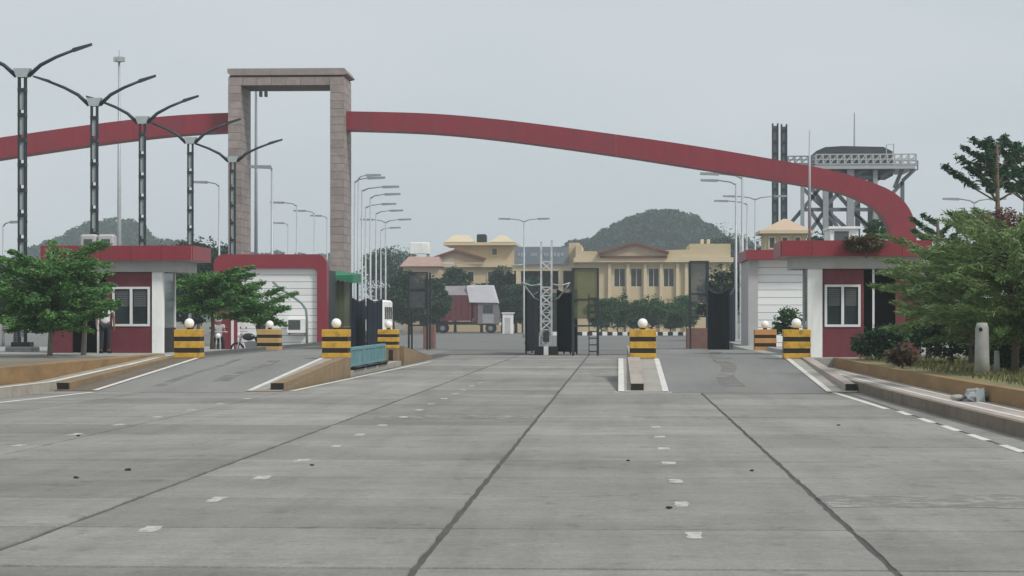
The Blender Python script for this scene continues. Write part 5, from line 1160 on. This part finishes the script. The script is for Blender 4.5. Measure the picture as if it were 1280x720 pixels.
for px, yt, Y, wd, lb_ in [(492, 305, 275, 4.5, 'dark tree mass left of the pink roof'), (512, 338, 205, 2.2, 'dark tree standing before the pink roofed house'), (538, 344, 212, 1.8, 'dark tree right of the pink roofed house, above truck rear'), (569, 331, 238, 2.0, 'dark tree above the middle of truck'), (628, 330, 236, 1.8, 'dark tree at right corner of twin roofed building'), (548, 352, 234, 2.2, 'low dark tree behind maroon cargo body'), (602, 353, 235, 2.2, 'low dark tree behind white tarp'), (645, 354, 226, 1.9, 'dark tree behind the white kiosk'), (668, 345, 225, 1.9, 'dark tree left of white lattice mast')]:
    tree('dark_tree', lb_, (XX(px, Y), Y, 0), ZZ(px, yt, Y), 1.5, (wd, wd, ZZ(px, yt, Y) * .43), L_dark, 'tree', GT, clumps=40, per=300, leaf=.4, trunk_r=.14)
GL = 'hazy trees behind the left buildings'
for px, yt, Y, wd, lb_ in [(248, 290, 170, 2.6, 'hazy tree just left of portal foot'), (236, 335, 130, 2.3, 'green tree between left booth and clad building'), (275, 296, 190, 2.6, 'hazy tree touching the left portal leg'), (20, 322, 120, 2.4, 'shaded tree at far left behind lattice lamp'), (208, 300, 210, 3.0, 'hazy tree above the left booth roof end'), (905, 330, 150, 2.0, 'dark tree behind white lattice pole'), (900, 275, 330, 4.0, 'hazy tree at the right end of wooded hill'), (940, 290, 240, 2.5, 'thin tree left of cream pavilion'), (1020, 285, 170, 1.8, 'sparse tree growing among steel tower legs')]:
    tree('hazy_tree', lb_, (XX(px, Y), Y, 0), ZZ(px, yt, Y), 2.2, (wd, wd, ZZ(px, yt, Y) * .38), L_far, 'tree', GL, clumps=26, per=220, leaf=.36, trunk_r=.13)
def hill(prof, Y, D, name, seed, dens, leafs):
    xs = [XX(p[0], Y) for p in prof]; zs = [max(.3, ZZ(p[0], p[1], Y)) for p in prof]
    x0, x1 = xs[0], xs[-1]; nx, ny = 60, 16; b = MB(); r = np.random.default_rng(seed)
    H = lambda x: float(np.interp(x, xs, zs))
    def hz(x, t): return max(0, (H(x) - 2.0) * math.cos((t - .5) * math.pi) ** .7 if 0 < t < 1 else 0)
    v = [(x0 + (x1 - x0) * i / nx, Y + D * (j / ny - .5), hz(x0 + (x1 - x0) * i / nx, j / ny) - .06) for j in range(ny + 1) for i in range(nx + 1)]
    f = [(j * (nx + 1) + i, j * (nx + 1) + i + 1, (j + 1) * (nx + 1) + i + 1, (j + 1) * (nx + 1) + i) for j in range(ny) for i in range(nx)]
    b.add(v, f); struct(b, 'hill', M_hill)
    V = []
    for k in range(dens):
        x = r.uniform(x0, x1); t = r.uniform(.08, .62); z = hz(x, t); s = r.uniform(1.6, 4.2)
        if z < 2: continue
        c = (x, Y + D * (t - .5), z + s * .2); V.append(leaves(blob(c, (s, s, s * .85), int(leafs * s * s / 5), .7), 1.25, .7, .3))
    q = quads_mesh('woodland', np.concatenate(V), L_hill); tag(q, kind='stuff')
hill([(670, 330), (700, 318), (722, 308), (745, 303), (758, 293), (780, 283), (800, 274), (820, 268), (840, 269), (860, 276), (878, 281), (890, 292), (904, 305), (930, 308), (960, 330)], 640, 60, 'h', 3, 520, 110)
hill([(-60, 335), (20, 326), (50, 312), (85, 294), (115, 284), (140, 278), (165, 280), (185, 294), (196, 312), (208, 305), (225, 306), (240, 316), (300, 318), (420, 325)], 760, 60, 'h', 5, 420, 90)
b = MB()
# far tree line closing the horizon
V = []
for k in range(420):
    x = RNG.uniform(-330, 330); s = RNG.uniform(3, 6); V.append(leaves(blob((x, 860 + RNG.uniform(-20, 20), s * .8), (s * 1.4, s, s), 70, .5), 2.0, .6, .3))
tag(quads_mesh('distant_woods', np.concatenate(V), L_far), kind='stuff')

# ------------------------------------------------------------------ air
hz = MB().box(-1810, 1810, -40, 2410, -1.1, 60).build('haze', [], None)
hz['kind'] = 'stuff'; hm = bpy.data.materials.new('haze_air'); hm.use_nodes = True; hn = hm.node_tree; hn.nodes.clear()
pv = hn.nodes.new('ShaderNodeVolumePrincipled'); pv.inputs['Color'].default_value = (.86, .95, 1, 1); pv.inputs['Density'].default_value = .0005; pv.inputs['Anisotropy'].default_value = .2
ou = hn.nodes.new('ShaderNodeOutputMaterial'); hn.links.new(pv.outputs[0], ou.inputs['Volume']); hz.data.materials.append(hm)
